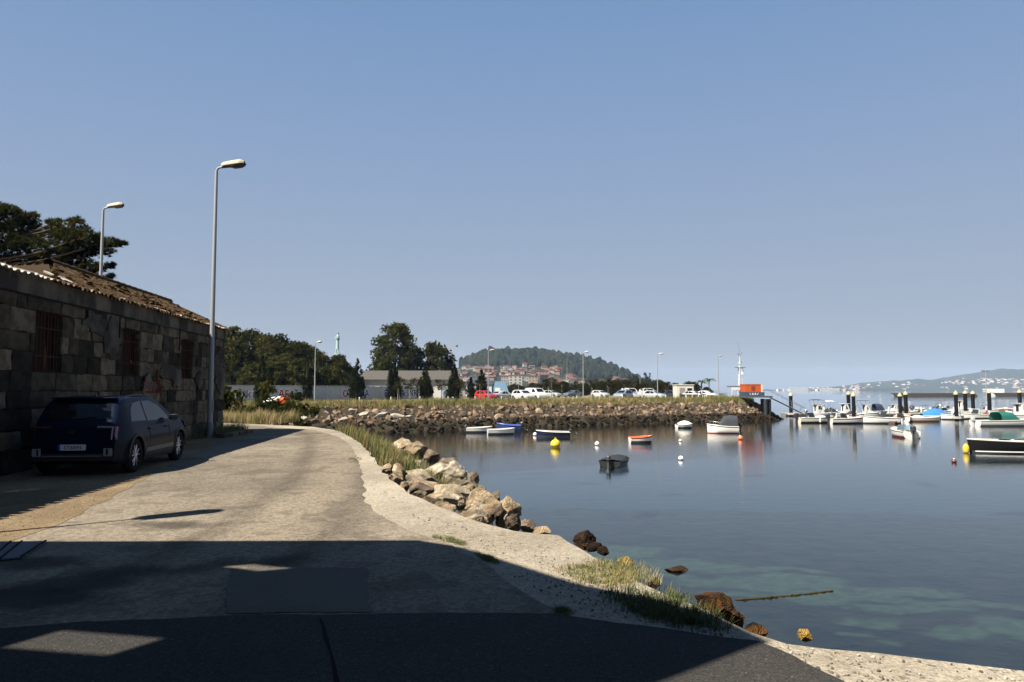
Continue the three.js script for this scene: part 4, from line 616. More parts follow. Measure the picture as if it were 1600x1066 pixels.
// ---------- rock armour of the mole ----------
{
  const bank = thing('rock_armour', 'brown grey rock armour along the whole mole', 'rock armour', [0, 0, 0]);
  const variants = Array.from({ length: 12 }, (_, i) => rock(1, rr(.55, .9), rr(.7, 1.2), 4, i + 40, 15, .25));
  const tones = [[.105, .073, .048], [.15, .108, .073], [.066, .048, .033], [.20, .15, .105], [.125, .076, .044], [.082, .068, .054]], wet = [[.014, .010, .006], [.022, .016, .009], [.010, .009, .006]];
  const Ms = tones.map(c => mat(c, .95, { bumpMap: rep(grainBump, 1), bumpScale: .03 })), Mw = wet.map(c => mat(c, .75, { bumpMap: rep(grainBump, 1), bumpScale: .03 }));
  const all = [];
  for (let row = 0; row < 9; row++) for (let s = .10; s < .93; s += rr(.0018, .0035)) { const v = (row + rr(-.4, .4)) / 8, off = lerp(-.4, 3.3, v), y = lerp(-.15, 2.2, v); const p = mole(s + rr(-.002, .002), off, y), sz = .21 + .42 * rnd() * rnd() + (rnd() < .05 ? .22 : 0); const pers = sz / p[2]; all.push({ p, sz, v, pers: s > .86 ? 0 : pers }); }
  all.sort((a, b) => b.pers - a.pers);
  const rest = [];
  all.forEach((r, i) => { const wetRow = r.p[1] < .85 + .25 * fbm(r.p[0] * .3, 0, r.p[2] * .3); if (i < 300) { const m = part('rock', variants[i % 12], wetRow ? pick(Mw) : pick(Ms), bank, [r.p[0], r.p[1], -r.p[2]]); m.scale.setScalar(r.sz); m.rotation.set(rr(0, 6), rr(0, 6), rr(0, 6)); } else rest.push([r, wetRow]); });
  for (let k = 0; k < 4; k++) { const l = rest.filter((_, i) => i % 4 === k), m = new THREE.InstancedMesh(variants[k * 3], mat(0xffffff, .92, { bumpMap: rep(grainBump, 1), bumpScale: .03 }), l.length), o = new THREE.Object3D(); m.name = 'small_rocks'; m.userData = { kind: 'stuff' }; l.forEach(([r, w], i) => { o.position.set(r.p[0], r.p[1], -r.p[2]); o.rotation.set(rr(0, 6), rr(0, 6), rr(0, 6)); o.scale.setScalar(r.sz); o.updateMatrix(); m.setMatrixAt(i, o.matrix); m.setColorAt(i, lin(...(w ? pick(wet) : mix3(pick(tones), pick(tones), rnd())))); }); shade(m); bank.add(m); }
  // pale broken slabs at the head of the inlet
  for (const [x, y, w, h, d] of [[515, 640, 20, 4, 62], [550, 641, 16, 9, 64], [570, 647, 22, 6, 64], [595, 649, 26, 8, 65], [622, 650, 24, 8, 66], [640, 652, 18, 6, 66], [538, 656, 24, 8, 61], [455, 655, 22, 10, 56], [475, 654, 20, 10, 57]]) { const p = PD(x, y, d), s = d / F; const m = solo('concrete_slab', rock(w * s * .55, h * s * .5, w * s * .4, 5, x, 9, .08), mat([.24, .215, .175], .95), 'pale broken slab tipped on the rocks of the inlet', 'slab', [p.x, p.y, p.z], 'pale slabs in the inlet'); m.rotation.set(rr(-.2, .2), rr(0, 3), rr(-.3, .3)); }
}
{ // dry grass along the crest
  const pl = [], pg = []; for (let i = 0; i < 14000; i++) { const s = rr(.08, .905), off = rr(3.2, 7.6), y = off < 5 ? lerp(2.2, 2.55, clamp((off - 3.0) / 2, 0, 1)) : 2.42; const p = mole(s, off, y - .06); const n = fbm(p[0] * .12, 0, p[2] * .12, 3); (n + rr(-.25, .25) > -.02 ? pl : pg).push([p[0], p[1], -p[2], rr(.45, .95)]); }
  const gg = tuft(9, .95, .28, .4, .022);
  grass('crest_grass', 'straw coloured grass along the crest of the mole', gg, pl, dryT.concat([[.30, .23, .09], [.22, .19, .06]]).concat(oliveT)); grass('crest_grass', 'green weeds along the crest of the mole', gg, pg, oliveT.concat(greenT));
}

// ---------- painted wall, sheds and other things on the mole ----------
{
  const A = PD(345, 612, 92), B = PD(668, 612, 128), L = A.distanceTo(B), n = 14, t = thing('painted_wall', 'long white concrete wall covered in graffiti before the wood', 'wall', [A.x, GROUND2 - .3, A.z], Math.atan2(-(B.z - A.z), B.x - A.x));
  const words = [[0, '#d8cf8a', 'ARGS', '#2b3f9c'], [1, '#6c6c70', 'kr'], [3, '#8e1f28', 'AEA', '#b9c4cc'], [4, '#1c7a80', 'cnom', '#2a3f92'], [7, '#7a3a2c', 'OO'], [8, '#26246e', 'XOA'], [10, '#243a9a', 'EC'], [11, '#23285c', 'mik'], [12, '#30343c', 'SNR'], [13, '#2c2c34', 'tkw']];
  for (let k = 0; k < n; k++) {
    const w = words.find(q => q[0] === k);
    const tex = canvasTex(256, 160, (x, W_, H_) => { x.fillStyle = '#a9adb0'; x.fillRect(0, 0, W_, H_); for (let i = 0; i < 60; i++) { x.fillStyle = `rgba(${90 + rr(0, 60)},${90 + rr(0, 60)},${90 + rr(0, 50)},.15)`; x.fillRect(rr(0, W_), rr(0, H_), rr(3, 60), rr(2, 14)); } if (w) { if (w[3]) { x.fillStyle = w[3]; x.fillRect(10, 96, 210, 44); } x.fillStyle = w[1]; x.font = 'bold 96px sans-serif'; x.textAlign = 'center'; x.textBaseline = 'middle'; x.save(); x.translate(W_ / 2, 70); x.rotate(rr(-.06, .06)); x.scale(250 / Math.max(160, x.measureText(w[2]).width), 1); x.lineWidth = 10; x.strokeStyle = 'rgba(240,240,235,.55)'; x.strokeText(w[2], 0, 0); x.fillText(w[2], 0, 0); x.restore(); } });
    const m = part('panel', new THREE.BoxGeometry(L / n - .05, 2.35, .2), [M_plasterWhite(), M_plasterWhite(), M_plasterWhite(), M_plasterWhite(), mat(0xffffff, .85, { map: tex }), M_plasterWhite()], t, [L / n * (k + .5), 1.18, 0]);
  }
  for (let k = 0; k <= n; k++) part('pillar', box(.3, 2.4, .3, L / n * k, 1.2, 0), M_plasterWhite(), t); part('coping', box(L, .08, .34, L / 2, 2.44, 0), M_plasterWhite(), t);
}
function M_plasterWhite() { return M_plasterWhite.m ||= mat([.42, .42, .41], .9); }
{ // long shed with a grey roof
  const d = 150, a = PD(560, 609, d), b = PD(712, 609, d), L = b.x - a.x, e = PD(600, 592, d).y - GROUND2, r = PD(600, 578, d).y - GROUND2, t = thing('long_shed', 'long white shed with a grey sheet roof behind the cypresses', 'building', [a.x, GROUND2, -d]);
  part('wall', box(L, e, 9, L / 2, e / 2, -4.5), mat([.36, .355, .335], .9), t);
  for (let k = 0; k < 8; k++) { const x = L * k / 8; part('roof_sheet', gridGeo(24, 3, (u, v) => [x + u * L / 8 * .995, e - .05 + v * (r - e) + .02 * Math.sin(u * 24 * 1.3), .5 - v * 5]), mat([.062, .058, .053], .9), t); }
  part('rear_roof', gridGeo(2, 2, (u, v) => [u * L, e - .05 + v * (r - e), -9.5 + v * 5]), mat([.15, .14, .13], .9), t);
  for (let k = 0; k < 5; k++) { const w = part('door', box(2.0, 2.3, .1, L * (k + .5) / 5, 1.15, .02), mat([.22, .25, .28], .7), t); part('rail', box(2.3, .1, .12, L * (k + .5) / 5, 2.42, .04), M_galvdark, w); } part('gutter', box(L, .12, .14, L / 2, e - .1, .56), M_galvdark, t);
}
{ // monument column beyond the wood: tapering tripod legs, shaft, figure block and head
  const d = 330, a = PD(527, 553, d), h = PD(527, 517, d).y - a.y, M_tq = mat([.22, .32, .32], .8), t = thing('monument', 'pale turquoise monument tower rising over the wood', 'monument', [a.x, GROUND2, -d]), y0 = a.y - GROUND2, k = h / 36;
  part('pedestal', cyl(1.6, 1.5, y0, 0, 0, 0, 8), M_tq, t);
  for (const [x, z] of [[-1.6, 0], [1.3, .9], [1.1, -1]]) part('leg', rod([x * k * 2, y0 - .5, z * k * 2], [x * .4 * k, y0 + 15 * k, z * .3], 1.0 * k, .7 * k, 8), M_tq, t);
  part('shaft', new THREE.CylinderGeometry(2.2 * k, 2.8 * k, 14 * k, 8).translate(0, y0 + 14 * k, 0), M_tq, t);
  part('belt', new THREE.CylinderGeometry(2.4 * k, 2.0 * k, 3 * k, 8).translate(1 * k, y0 + 22.5 * k, 0), mat([.06, .09, .10], .7), t);
  part('torso', new THREE.SphereGeometry(1, 12, 10).scale(2.5 * k, 4.2 * k, 1.8 * k).translate(.6 * k, y0 + 26.5 * k, 0), M_tq, t);
  part('arm', mg([rod([-1.5 * k, y0 + 27 * k, 0], [-4 * k, y0 + 25 * k, .5], .8 * k, .6 * k, 7), rod([-4 * k, y0 + 25 * k, .5], [-1 * k, y0 + 22.5 * k, .8], .6 * k, .5 * k, 7)]), M_tq, t);
  part('head', new THREE.SphereGeometry(1.5 * k, 10, 8).scale(1, 1.2, 1).translate(.9 * k, y0 + 32 * k, 0), mat([.10, .13, .15], .7), t); part('finial', cyl(.12, .08, 3 * k, .9 * k, y0 + 33.5 * k, 0, 5), M_tq, t);
}
{ // tower crane jib far behind the poplars
  const d = 420, a = PD(672, 556, d), b = PD(716, 539, d), t = thing('tower_crane', 'thin tower crane jib sticking out behind the poplars', 'crane', [a.x, GROUND2, -d]), Y = a.y - GROUND2, bx = b.x - a.x, by = b.y - a.y, M_cr = mat([.30, .28, .22], .7);
  part('mast', mg([-.7, .7].flatMap(x => [-.7, .7].map(z => rod([x, 0, z], [x, Y, z], .12)))), M_cr, t);
  const jg = []; for (const o of [[0, 0], [0, .9], [.8, .45]]) jg.push(rod([-6, Y - 2.3 + o[0], o[1]], [bx, Y + by + o[0], o[1]], .09)); for (let k = 0; k < 16; k++) { const f = k / 16, g = (k + 1) / 16; jg.push(rod([bx * f, Y + by * f, 0], [bx * g, Y + by * g + .8, .45], .05)); } part('jib', mg(jg), M_cr, t); part('trolley', box(1.2, .8, 1, bx * .95, Y + by * .95 - .4, .45), M_dark, t);
}
{ // light blue gabled building
  const d = 165, a = PD(771, 609, d), w = PD(797, 609, d).x - a.x, h = PD(780, 596, d).y - GROUND2, t = thing('boathouse', 'light blue metal boathouse with a steep roof behind the white cars', 'building', [a.x, GROUND2, -d]);
  part('wall', new THREE.ExtrudeGeometry(new THREE.Shape([V2(0, 0), V2(w, 0), V2(w * .72, h), V2(w * .1, h), V2(0, h * .6)]), { depth: 9, bevelEnabled: false }).translate(0, 0, -9), mat([.12, .21, .31], .7), t);
  part('roof', gridGeo(2, 2, (u, v) => [lerp(w * .72 - .05, w + .15, u), lerp(h + .08, -.05 + .1, u), .2 - v * 9.4]), mat([.10, .13, .17], .7), t); part('door', box(1.2, 2, .08, w * .25, 1, .05), M_white, t);
  const d2 = 172, p = PD(728, 600, d2), t2 = thing('grey_house', 'dark grey roofed house beside the blue boathouse', 'building', [p.x, GROUND2, -d2]); part('wall', box(6, 3, 6, 3, 1.5, -3), mat([.35, .36, .37], .9), t2); part('roof', new THREE.ExtrudeGeometry(new THREE.Shape([V2(-.3, 2.9), V2(6.3, 2.9), V2(5, 4.4), V2(1, 4.4)]), { depth: 6.6, bevelEnabled: false }).translate(0, 0, -6.3), mat([.07, .09, .12], .8), t2);
}
const jl = ['slim street lamp before the wood and the painted wall', 'slim street lamp next to the red hatchback', 'slim street lamp between the white van and the lone small white hatchback', 'slim street lamp before the silver hatchback', 'slim street lamp between the palms and the signal mast']; let ji = 0;
for (const [x, y, d] of [[493, 536, 80], [763, 548, 96], [911, 551, 101], [1027, 554, 106], [1122, 557, 112]]) { const p = PD(x, y, d), t = lamp(jl[ji++], [p.x, GROUND2 - .05, -d], p.y - GROUND2 - .1, rr(-.5, .6), .075, .62, 0, 'lamps along the mole'); }
for (const [x, y, d] of [[1000, 583, 170], [886, 560, 220], [1071, 598, 180], [810, 585, 210]]) { const p = PD(x, y, d); const t = thing('flag_pole', 'thin bare pole rising among the trees of the mole', 'pole', [p.x, GROUND2, -d], 0, 'thin poles on the mole'); part('pole', cyl(.08, .04, p.y - GROUND2, 0, 0, 0, 6), M_galv, t); part('cap', new THREE.SphereGeometry(.1, 6, 5).translate(0, p.y - GROUND2, 0), M_galv, t); }
// guard posts of the parking edge
for (let k = 0; k < 26; k++) { const p = mole(.28 + k * .0215, 9.5, GROUND2); solo('bollard', mg([cyl(.07, .06, .75, 0, 0, 0, 7), new THREE.SphereGeometry(.075, 7, 5).translate(0, .76, 0)]), mat([.42, .40, .36], .9), 'low pale post along the parking edge of the mole', 'bollard', [p[0], p[1], -p[2]], 'posts along the parking edge'); }
// parked cars on the mole: x left, x right (px), base y, d, type, colour, label
const carSpecs = { h: [hatchTop, 1.75, .92, [.65, 3.15], .31], s: [suvTop, 1.85, .985, [.8, 3.48], .345], v: [vanTop, 1.95, 1.15, [.85, 3.75], .33], n: [sedanTop, 1.8, .92, [.85, 3.55], .32] };
for (const [xc, d, ty, c, turn, label] of [
  [759, 116, 'h', [.26, .014, .012], .75, 'red hatchback parked beside a lamp on the mole'], [781, 118, 'n', [.34, .34, .33], -.8, 'white saloon parked between the red car and the estate'],
  [817, 112, 's', [.36, .36, .35], .55, 'white estate car parked in front of the white van'], [837, 119, 'v', [.37, .37, .365], .55, 'white delivery van parked behind the white estate car'],
  [938, 150, 'h', [.34, .34, .33], .7, 'small white hatchback parked alone by the staked trees'], [974, 122, 's', [.14, .15, .17], -.6, 'grey estate car parked in front of a camper'], [984, 132, 'v', [.35, .35, .35], .3, 'white camper van parked behind the grey estate car'],
  [1012, 140, 'v', [.35, .35, .34], .3, 'white box van parked behind the silver car'], [1022, 124, 'h', [.26, .27, .28], .8, 'silver hatchback parked in front of the box van'], [1054, 126, 'h', [.015, .017, .02], .5, 'black hatchback parked beside the white hut'],
  [1083, 121, 'n', [.014, .014, .016], 1.0, 'black saloon parked in front of the white hut'], [1104, 130, 'n', [.4, .4, .39], .9, 'pale saloon half hidden by the grass near the palms'], [862, 150, 'h', [.24, .26, .24], .9, 'pale green hatchback parked among young trees'], [895, 155, 'n', [.07, .08, .09], -.9, 'dark saloon parked far behind the bollards']]) {
  const p = PD(xc, 609, d), sp = carSpecs[ty], L = Math.max(...sp[0].map(q => q[0])), t = thing(ty === 'v' ? 'parked_van' : 'parked_car', label, ty === 'v' ? 'van' : 'car', [p.x - Math.sin(turn) * L / 2, GROUND2 + .01, -d - Math.cos(turn) * L / 2], turn);
  const k = makeCar(t, ...sp, phys(c, .3, { clearcoat: .8, clearcoatRoughness: .05 }), false), mx = Math.max(...sp[0].map(q => q[1])), be = sp[2];
  part('rear_window', k.backPatch(-.55, .55, be + .1, mx - .14, .02, .1), M_glass, t); part('windscreen', k.frontPatch(-.62, .62, be + .1, mx - .14, .03, .12), M_glass, t);
  for (const s of [1, -1]) { if (ty === 'v') k.sidePanel([[2.5, be + .05], [2.45, mx - .2], [2.95, mx - .2], [3.6, be + .05]], s, .02); else { const z0 = ty === 'n' ? 1.05 : .6; k.sidePanel([[z0, be + .05], [z0 + .35, mx - .12], [1.6, mx - .10], [1.65, be + .05]], s, .02); k.sidePanel([[1.75, be + .05], [1.7, mx - .10], [ty === 's' ? 2.2 : 2.0, mx - .12], [ty === 's' ? 2.9 : 2.6, be + .08]], s, .02); }
    part('tail_light', box(.18, .14, .05, s * .68, .8, k.backAt(.8) + .06), M_redlens, t); part('head_light', box(.25, .12, .05, s * .6, .66, k.frontAt(.66) - .05), M_headl, t); }
}
{ // white hut, signal mast, kiosk and the orange board on its piled platform
  const d = 122, a = PD(1058, 609, d), w = PD(1084, 609, d).x - a.x, h = PD(1070, 602, d).y - GROUND2, t = thing('white_hut', 'flat roofed white hut behind the black saloon', 'hut', [a.x, GROUND2, -d]);
  part('wall', box(w, h, 3.2, w / 2, h / 2, -1.6), mat([.40, .385, .345], .9), t); part('roof', box(w + .2, .1, 3.4, w / 2, h + .05, -1.6), mat([.5, .49, .46], .9), t); part('door', box(.8, 1.9, .06, w * .3, .95, .03), mat([.18, .16, .14], .8), t); const wi = part('window', box(.7, .5, .06, w * .75, 1.6, .03), M_glass, t); part('frame', mg([box(.8, .06, .08, w * .75, 1.88, .03), box(.8, .06, .08, w * .75, 1.32, .03)]), M_white, wi);
  const dm = 106, b = PD(1157, 618, dm), top = PD(1156, 533, dm).y - GROUND2, m = thing('signal_mast', 'white lattice signal mast with a yard at the end of the mole', 'mast', [b.x, GROUND2 - .1, -dm]), yd = PD(1157, 573, dm).y - GROUND2, vv = PD(1157, 553, dm).y - GROUND2, lt = yd + .2;
  for (let k = 0; k < 3; k++) { const q = k * 2.09; part('leg', rod([Math.cos(q) * .5, 0, Math.sin(q) * .5], [Math.cos(q) * .16, lt, Math.sin(q) * .16], .045), M_white, m); }
  const br = []; for (let i = 0; i < 9; i++) for (let k = 0; k < 3; k++) { const q = k * 2.09, q2 = (k + 1) * 2.09, y = lt * i / 9, y2 = lt * (i + 1) / 9, r = lerp(.5, .16, i / 9), r2 = lerp(.5, .16, (i + 1) / 9); br.push(rod([Math.cos(q) * r, y, Math.sin(q) * r], [Math.cos(q2) * r2, y2, Math.sin(q2) * r2], .022)); } part('brace', mg(br), M_white, m);
  part('yard', rbox(1.5, .12, .3, .05, yd, 0, .04), M_galvdark, m); part('platform_rail', mg([rod([-.35, yd - .6, 0], [-.15, yd, 0], .03), rod([.6, yd - .6, 0], [.3, yd, 0], .04)]), M_galvdark, m); part('lantern', cyl(.2, .26, .35, .05, yd + .45, 0, 8), M_white, m); part('topmast', rod([0, yd, 0], [0, vv, 0], .05), M_white, m); part('wind_vane', mg([rod([0, vv - .2, 0], [-.28, vv + .2, 0], .06), rod([0, vv - .2, 0], [.32, vv + .35, 0], .07)]), M_galvdark, m); part('antenna', rod([0, vv, 0], [-.18, top, 0], .03, .015), M_galvdark, m); part('box', rbox(.35, .4, .3, .3, yd - .9, 0, .03), M_white, m);
  const k0 = PD(1143, 609, 104), kw = PD(1164, 609, 104).x - k0.x, kh = PD(1150, 603, 104).y - GROUND2, kk = thing('kiosk', 'small open white kiosk with a dark flat roof below the mast', 'kiosk', [k0.x, GROUND2 - .2, -104]); part('roof', box(kw, .18, 2.2, kw / 2, kh + .1, -1.1), mat([.08, .085, .09], .8), kk); part('counter', box(kw - .3, 1.0, 1.9, kw / 2, .5, -1.1), mat([.30, .34, .35], .8), kk); part('fascia', box(kw - .1, .4, .06, kw / 2, kh - .2, -.02), M_white, kk); for (const x of [.08, kw * .5, kw - .08]) part('post', box(.1, kh, .1, x, kh / 2, -.06), M_white, kk);
  // platform on piles carrying an orange container on a blue base
  const dp = 98, p0 = PD(1166, 609, dp), p1 = PD(1207, 609, dp), py = PD(1180, 619, dp).y, pf = thing('landing_platform', 'dark steel landing platform on tall piles at the end of the mole', 'platform', [p0.x, 0, -dp]); const pw = p1.x - p0.x;
  part('deck', box(pw, .22, 3.4, pw / 2, py - .1, -1.7), mat([.05, .055, .06], .7), pf);
  for (const [x, z] of [[PD(1196.5, 609, dp).x - p0.x, -.2], [pw - .25, -.6], [pw - .3, -3.2]]) part('pile', cyl(.24, .24, py + 2.6, x, -3, z, 12), mat([.02, .022, .026], .6), pf); part('fender', box(.5, .3, .3, PD(1196.5, 609, dp).x - p0.x, .55, -.2), M_dark, pf);
  const cy0 = py + .012, hb = PD(1180, 613, dp).y - cy0, ht = PD(1180, 601, dp).y - cy0, c0 = PD(1166, 609, dp).x, cw = PD(1192, 609, dp).x - c0, ct = thing('orange_container', 'orange container cabin on a blue painted base on the landing platform', 'container', [c0, cy0, -dp - .5]);
  part('base', box(cw + .4, hb, 2.2, cw / 2 + .2, hb / 2, -1.1), mat([.025, .045, .085], .7), ct); part('body', rbox(cw, ht - hb, 2.2, cw / 2, (ht + hb) / 2, -1.1, .04), mat([.30, .058, .014], .6), ct); part('roof_edge', box(cw + .1, .08, 2.3, cw / 2, ht + .03, -1.1), mat([.35, .12, .05], .6), ct); part('end_post', box(.14, ht - hb, .14, cw + .02, (ht + hb) / 2, .02), mat([.55, .42, .28], .6), ct);
  part('emblem', mg([box(.5, .5, .02, cw / 2, (ht + hb) / 2, .012), box(.2, .7, .02, cw / 2 + .05, (ht + hb) / 2, .013)]), mat([.16, .02, .01], .7), ct); part('lettering', mg([.32, .42, .5, .58, .66, .74].map((f, i) => rod([cw * f, hb * .25, .02], [cw * f + (i % 2 ? .12 : -.05), hb * .8, .02], .035))), M_white, ct);
  // gangway sloping to the pontoon
  const g0 = V3(p1.x - .1, py, -dp - 1.5), g1 = PD(1258, 643, 104); g1.y = .55; const gw = thing('gangway', 'thin grey gangway sloping from the platform down to the pontoon', 'gangway', [g0.x, g0.y, g0.z]), v = g1.clone().sub(g0);
  for (const o of [0, 1.0]) { part('rail', rod([0, .95, -o], [v.x, v.y + .95, v.z - o], .025), M_galv, gw); part('beam', rod([0, .02, -o], [v.x, v.y + .02, v.z - o], .025), M_white, gw); } part('walkway', gridGeo(1, 1, (a1, b1) => [v.x * a1, v.y * a1 + .04, v.z * a1 - b1]), mat([.4, .41, .42], .8), gw); part('stanchion', mg(Array.from({ length: 9 }, (_, i) => rod([v.x * i / 8, v.y * i / 8, v.z * i / 8], [v.x * i / 8, v.y * i / 8 + .95, v.z * i / 8], .018))), M_galv, gw);
}

// ---------- boats ----------
const gel = c => phys(c, .4, { clearcoat: .25, clearcoatRoughness: .1, specularIntensity: .3 });
const C_white = [.45, .44, .41], C_cream = [.43, .405, .335], M_boatWhite = gel(C_white), M_floor = mat([.34, .33, .30], .8), M_motor = phys([.02, .021, .024], .35), M_motorGrey = phys([.30, .31, .32], .4), M_tint = phys([.018, .024, .028], .12, { specularIntensity: .5 }), M_steel = mat([.5, .52, .54], .25, { metalness: .9 });
const colM = {}; const cm = c => colM[c.join()] ||= gel(c); const fabric = c => colM['f' + c.join()] ||= mat(c, .9, { bumpMap: rep(softBump, 2), bumpScale: .02 });
function hullFns(L, B, Fb) {
  const bw = t => B / 2 * (t < .35 ? lerp(.88, 1, t / .35) : Math.pow(Math.max(0, 1 - Math.pow((t - .35) / .65, 2.6)), .8)), sh = t => Fb * (1 + .34 * t * t);
  return { bw, sh, x: t => (t - .5) * L, P: (t, s, k) => { const b = bw(t), f = sh(t), kl = -.22 + .22 * Math.pow(t, 5) + (t > .9 ? (t - .9) * 3 * Fb : 0); const prof = [[1, f], [.985, f * .72], [.93, f * .30], [.80, Math.min(f * .2, .04)], [0, Math.min(kl, f - .05)]]; const p = prof[k]; return [(t - .5) * L + (k === 0 ? .0 : -.045 * k * L * .12 * sstep(.75, 1, t)), p[1], s * b * p[0]]; } };
}
function boat(label, spec, name = 'motor_boat', cat = 'boat', group) {
  const { L, B, Fb = .65, hull = C_white, bottom = [.02, .022, .026], stripe } = spec, h = hullFns(L, B, Fb), N = 22;
  const t = thing(name, label, cat, [spec.x, .0, -spec.d], spec.turn || 0, group);
  const side = (s, k0, k1) => gridGeo(N, k1 - k0, (u, v, i, j) => h.P(u, s, k0 + j));
  part('hull', toCreasedNormals(mg([side(1, 0, 4), side(-1, 0, 4), gridGeo(8, 4, (u, v, i, j) => { const p = h.P(0, 1, j); return [p[0], p[1], lerp(-p[2], p[2], u)]; })]), .7), cm(hull), t);
  const bh = spec.bootH || .16; if (bottom) for (const s of [1, -1]) part('boot_top', mg([s].map(s => gridGeo(N, 1, (u, v) => { const a = h.P(u * .985, s, 2), b = h.P(u * .985, s, 3); return [a[0], lerp(bh, -.05, v), lerp(a[2], b[2], v * .6) + s * .012]; }))), cm(bottom), t);
  if (stripe) for (const s of [1, -1]) part('stripe', mg([s].map(s => gridGeo(N, 1, (u, v) => { const a = h.P(u * .99, s, 0), b = h.P(u * .99, s, 1), q = lerp(.15, .8, v); return [lerp(a[0], b[0], q), lerp(a[1], b[1], q), lerp(a[2], b[2], q) + s * .012]; }))), cm(stripe), t);
  for (const sd of [1, -1]) part('gunwale', mg([sd].map(s => new THREE.TubeGeometry(new THREE.CatmullRomCurve3(Array.from({ length: 14 }, (_, i) => V3(...h.P(i / 13, s, 0)))), 26, .04, 5))), spec.rim ? cm(spec.rim) : M_boatWhite, t);
  const dk = spec.deckFrom ?? .5;   // foredeck from here to the bow, open well behind it
  if (dk < 1) part('deck', gridGeo(14, 8, (u, v) => { const q = lerp(dk, .995, u), z = lerp(-1, 1, v); return [h.x(q), h.sh(q) - .01 + .10 * Fb * (1 - z * z) * Math.sin(PI * clamp(u + .12, 0, 1)), z * h.bw(q) * .985]; }), spec.deckC ? cm(spec.deckC) : M_boatWhite, t);
  const fl = Math.min(.18, Fb * .3);
  part('well', mg([gridGeo(8, 4, (u, v) => { const q = lerp(.02, dk, u); return [h.x(q), fl, lerp(-1, 1, v) * h.bw(q) * .86]; }), ...[1, -1].map(s => gridGeo(8, 1, (u, v) => { const q = lerp(.02, dk, u); return [h.x(q), lerp(fl, h.sh(q) - .01, v), s * h.bw(q) * lerp(.86, .95, v)]; })), gridGeo(4, 1, (u, v) => [h.x(.02), lerp(fl, h.sh(0) - .06, v), lerp(-1, 1, u) * h.bw(0) * .9]), ...(dk < 1 ? [gridGeo(4, 1, (u, v) => [h.x(dk), lerp(fl, h.sh(dk), v), lerp(-1, 1, u) * h.bw(dk) * .92])] : [])]), spec.wellC ? cm(spec.wellC) : M_floor, t);
  for (const f of spec.thwarts || []) part('thwart', box(.24, .04, h.bw(f) * 1.8, h.x(f), Fb * .72, 0), spec.wood ? mat([.22, .14, .07], .8) : M_boatWhite, t);
  if (spec.console) part('console', rbox(.5, .75, .6, h.x(.42), fl + .37, 0, .08), M_boatWhite, t);
  if (spec.screen) { const q = spec.screen, y0 = h.sh(q) + .02, w = h.bw(q) * .82, hh = spec.screenH || .42; const fr = part('windscreen', gridGeo(10, 2, (u, v) => { const a = lerp(-1, 1, u); return [h.x(q) - .35 * a * a - v * .22, y0 + v * hh, a * w * (1 - .08 * v)]; }), spec.screenC ? mat(spec.screenC, .3) : M_tint, t); part('frame', new THREE.TubeGeometry(new THREE.CatmullRomCurve3(Array.from({ length: 9 }, (_, i) => { const a = i / 4 - 1; return V3(h.x(q) - .35 * a * a - .22, y0 + hh, a * w * .92); })), 20, .022, 5), M_steel, fr); }
  if (spec.cabin) { const [q0, q1, ch] = spec.cabin, x0 = h.x(q0), x1 = h.x(q1), y0 = h.sh((q0 + q1) / 2) - .08, w = Math.min(h.bw(q0), h.bw(q1)) * .82; const s = new THREE.Shape([V2(x0, 0), V2(x1, 0), V2(x1 - ch * .35, ch), V2(x0 + .05, ch)]); const c = part('cabin', new THREE.ExtrudeGeometry(s, { depth: w * 2 - .1, bevelEnabled: true, bevelSize: .04, bevelThickness: .05, bevelSegments: 2 }).translate(0, y0, -w + .05), M_boatWhite, t);
    for (const sd of [1, -1]) part('window', new THREE.ShapeGeometry(new THREE.Shape([V2(x0 + .2, ch * .48), V2(x1 - .22 - ch * .12, ch * .48), V2(x1 - .2 - ch * .32, ch * .88), V2(x0 + .2, ch * .88)])).translate(0, y0, sd * (w + .012)), spec.cabinGlass ? cm(spec.cabinGlass) : M_tint, c);
    part('window', gridGeo(1, 1, (u, v) => [x1 + .03 - lerp(.5, .92, v) * ch * .35 + .02, y0 + lerp(.5, .92, v) * ch, lerp(-.8, .8, u) * w]), M_tint, c); part('window', gridGeo(1, 1, (u, v) => [x0 - .045, y0 + lerp(.3, .9, v) * ch, lerp(-.3, .35, u) * w]), M_dark, c); part('roof', rbox(x1 - x0 + .1, .06, w * 2 + .1, (x0 + x1) / 2 - ch * .15, y0 + ch + .05, 0, .025), M_boatWhite, c); }
  if (spec.bimini) { const [q0, q1, y, c] = spec.bimini, x0 = h.x(q0), x1 = h.x(q1), w = h.bw(.3) * .9; const bi = part('canopy', gridGeo(8, 8, (u, v) => { const z = lerp(-1, 1, v); return [lerp(x0, x1, u), y - .12 * z * z - .06 * Math.pow(2 * u - 1, 2), z * w]; }), fabric(c), t); part('pole', mg([1, -1].flatMap(s => [rod([(x0 + x1) / 2, Fb, s * h.bw(.3) * .95], [x0 + .05, y - .16, s * w], .018), rod([(x0 + x1) / 2, Fb, s * h.bw(.3) * .95], [x1 - .05, y - .16, s * w], .018)])), M_steel, bi); }
  if (spec.cover) { const [q0, q1, hh, c] = spec.cover; part('cover', gridGeo(20, 12, (u, v) => { const q = lerp(q0, q1, u), z = lerp(-1, 1, v), b = Math.max(.02, h.bw(q)); return [h.x(q), h.sh(q) + .02 + hh * Math.sin(PI * clamp(u * .86 + .1, 0, 1)) * (1 - Math.abs(z) ** 1.6) + .05 * fbm(u * 6, v * 5, L * 3) - (Math.abs(z) > .99 ? .10 : 0), z * b * 1.02]; }), fabric(c), t); }
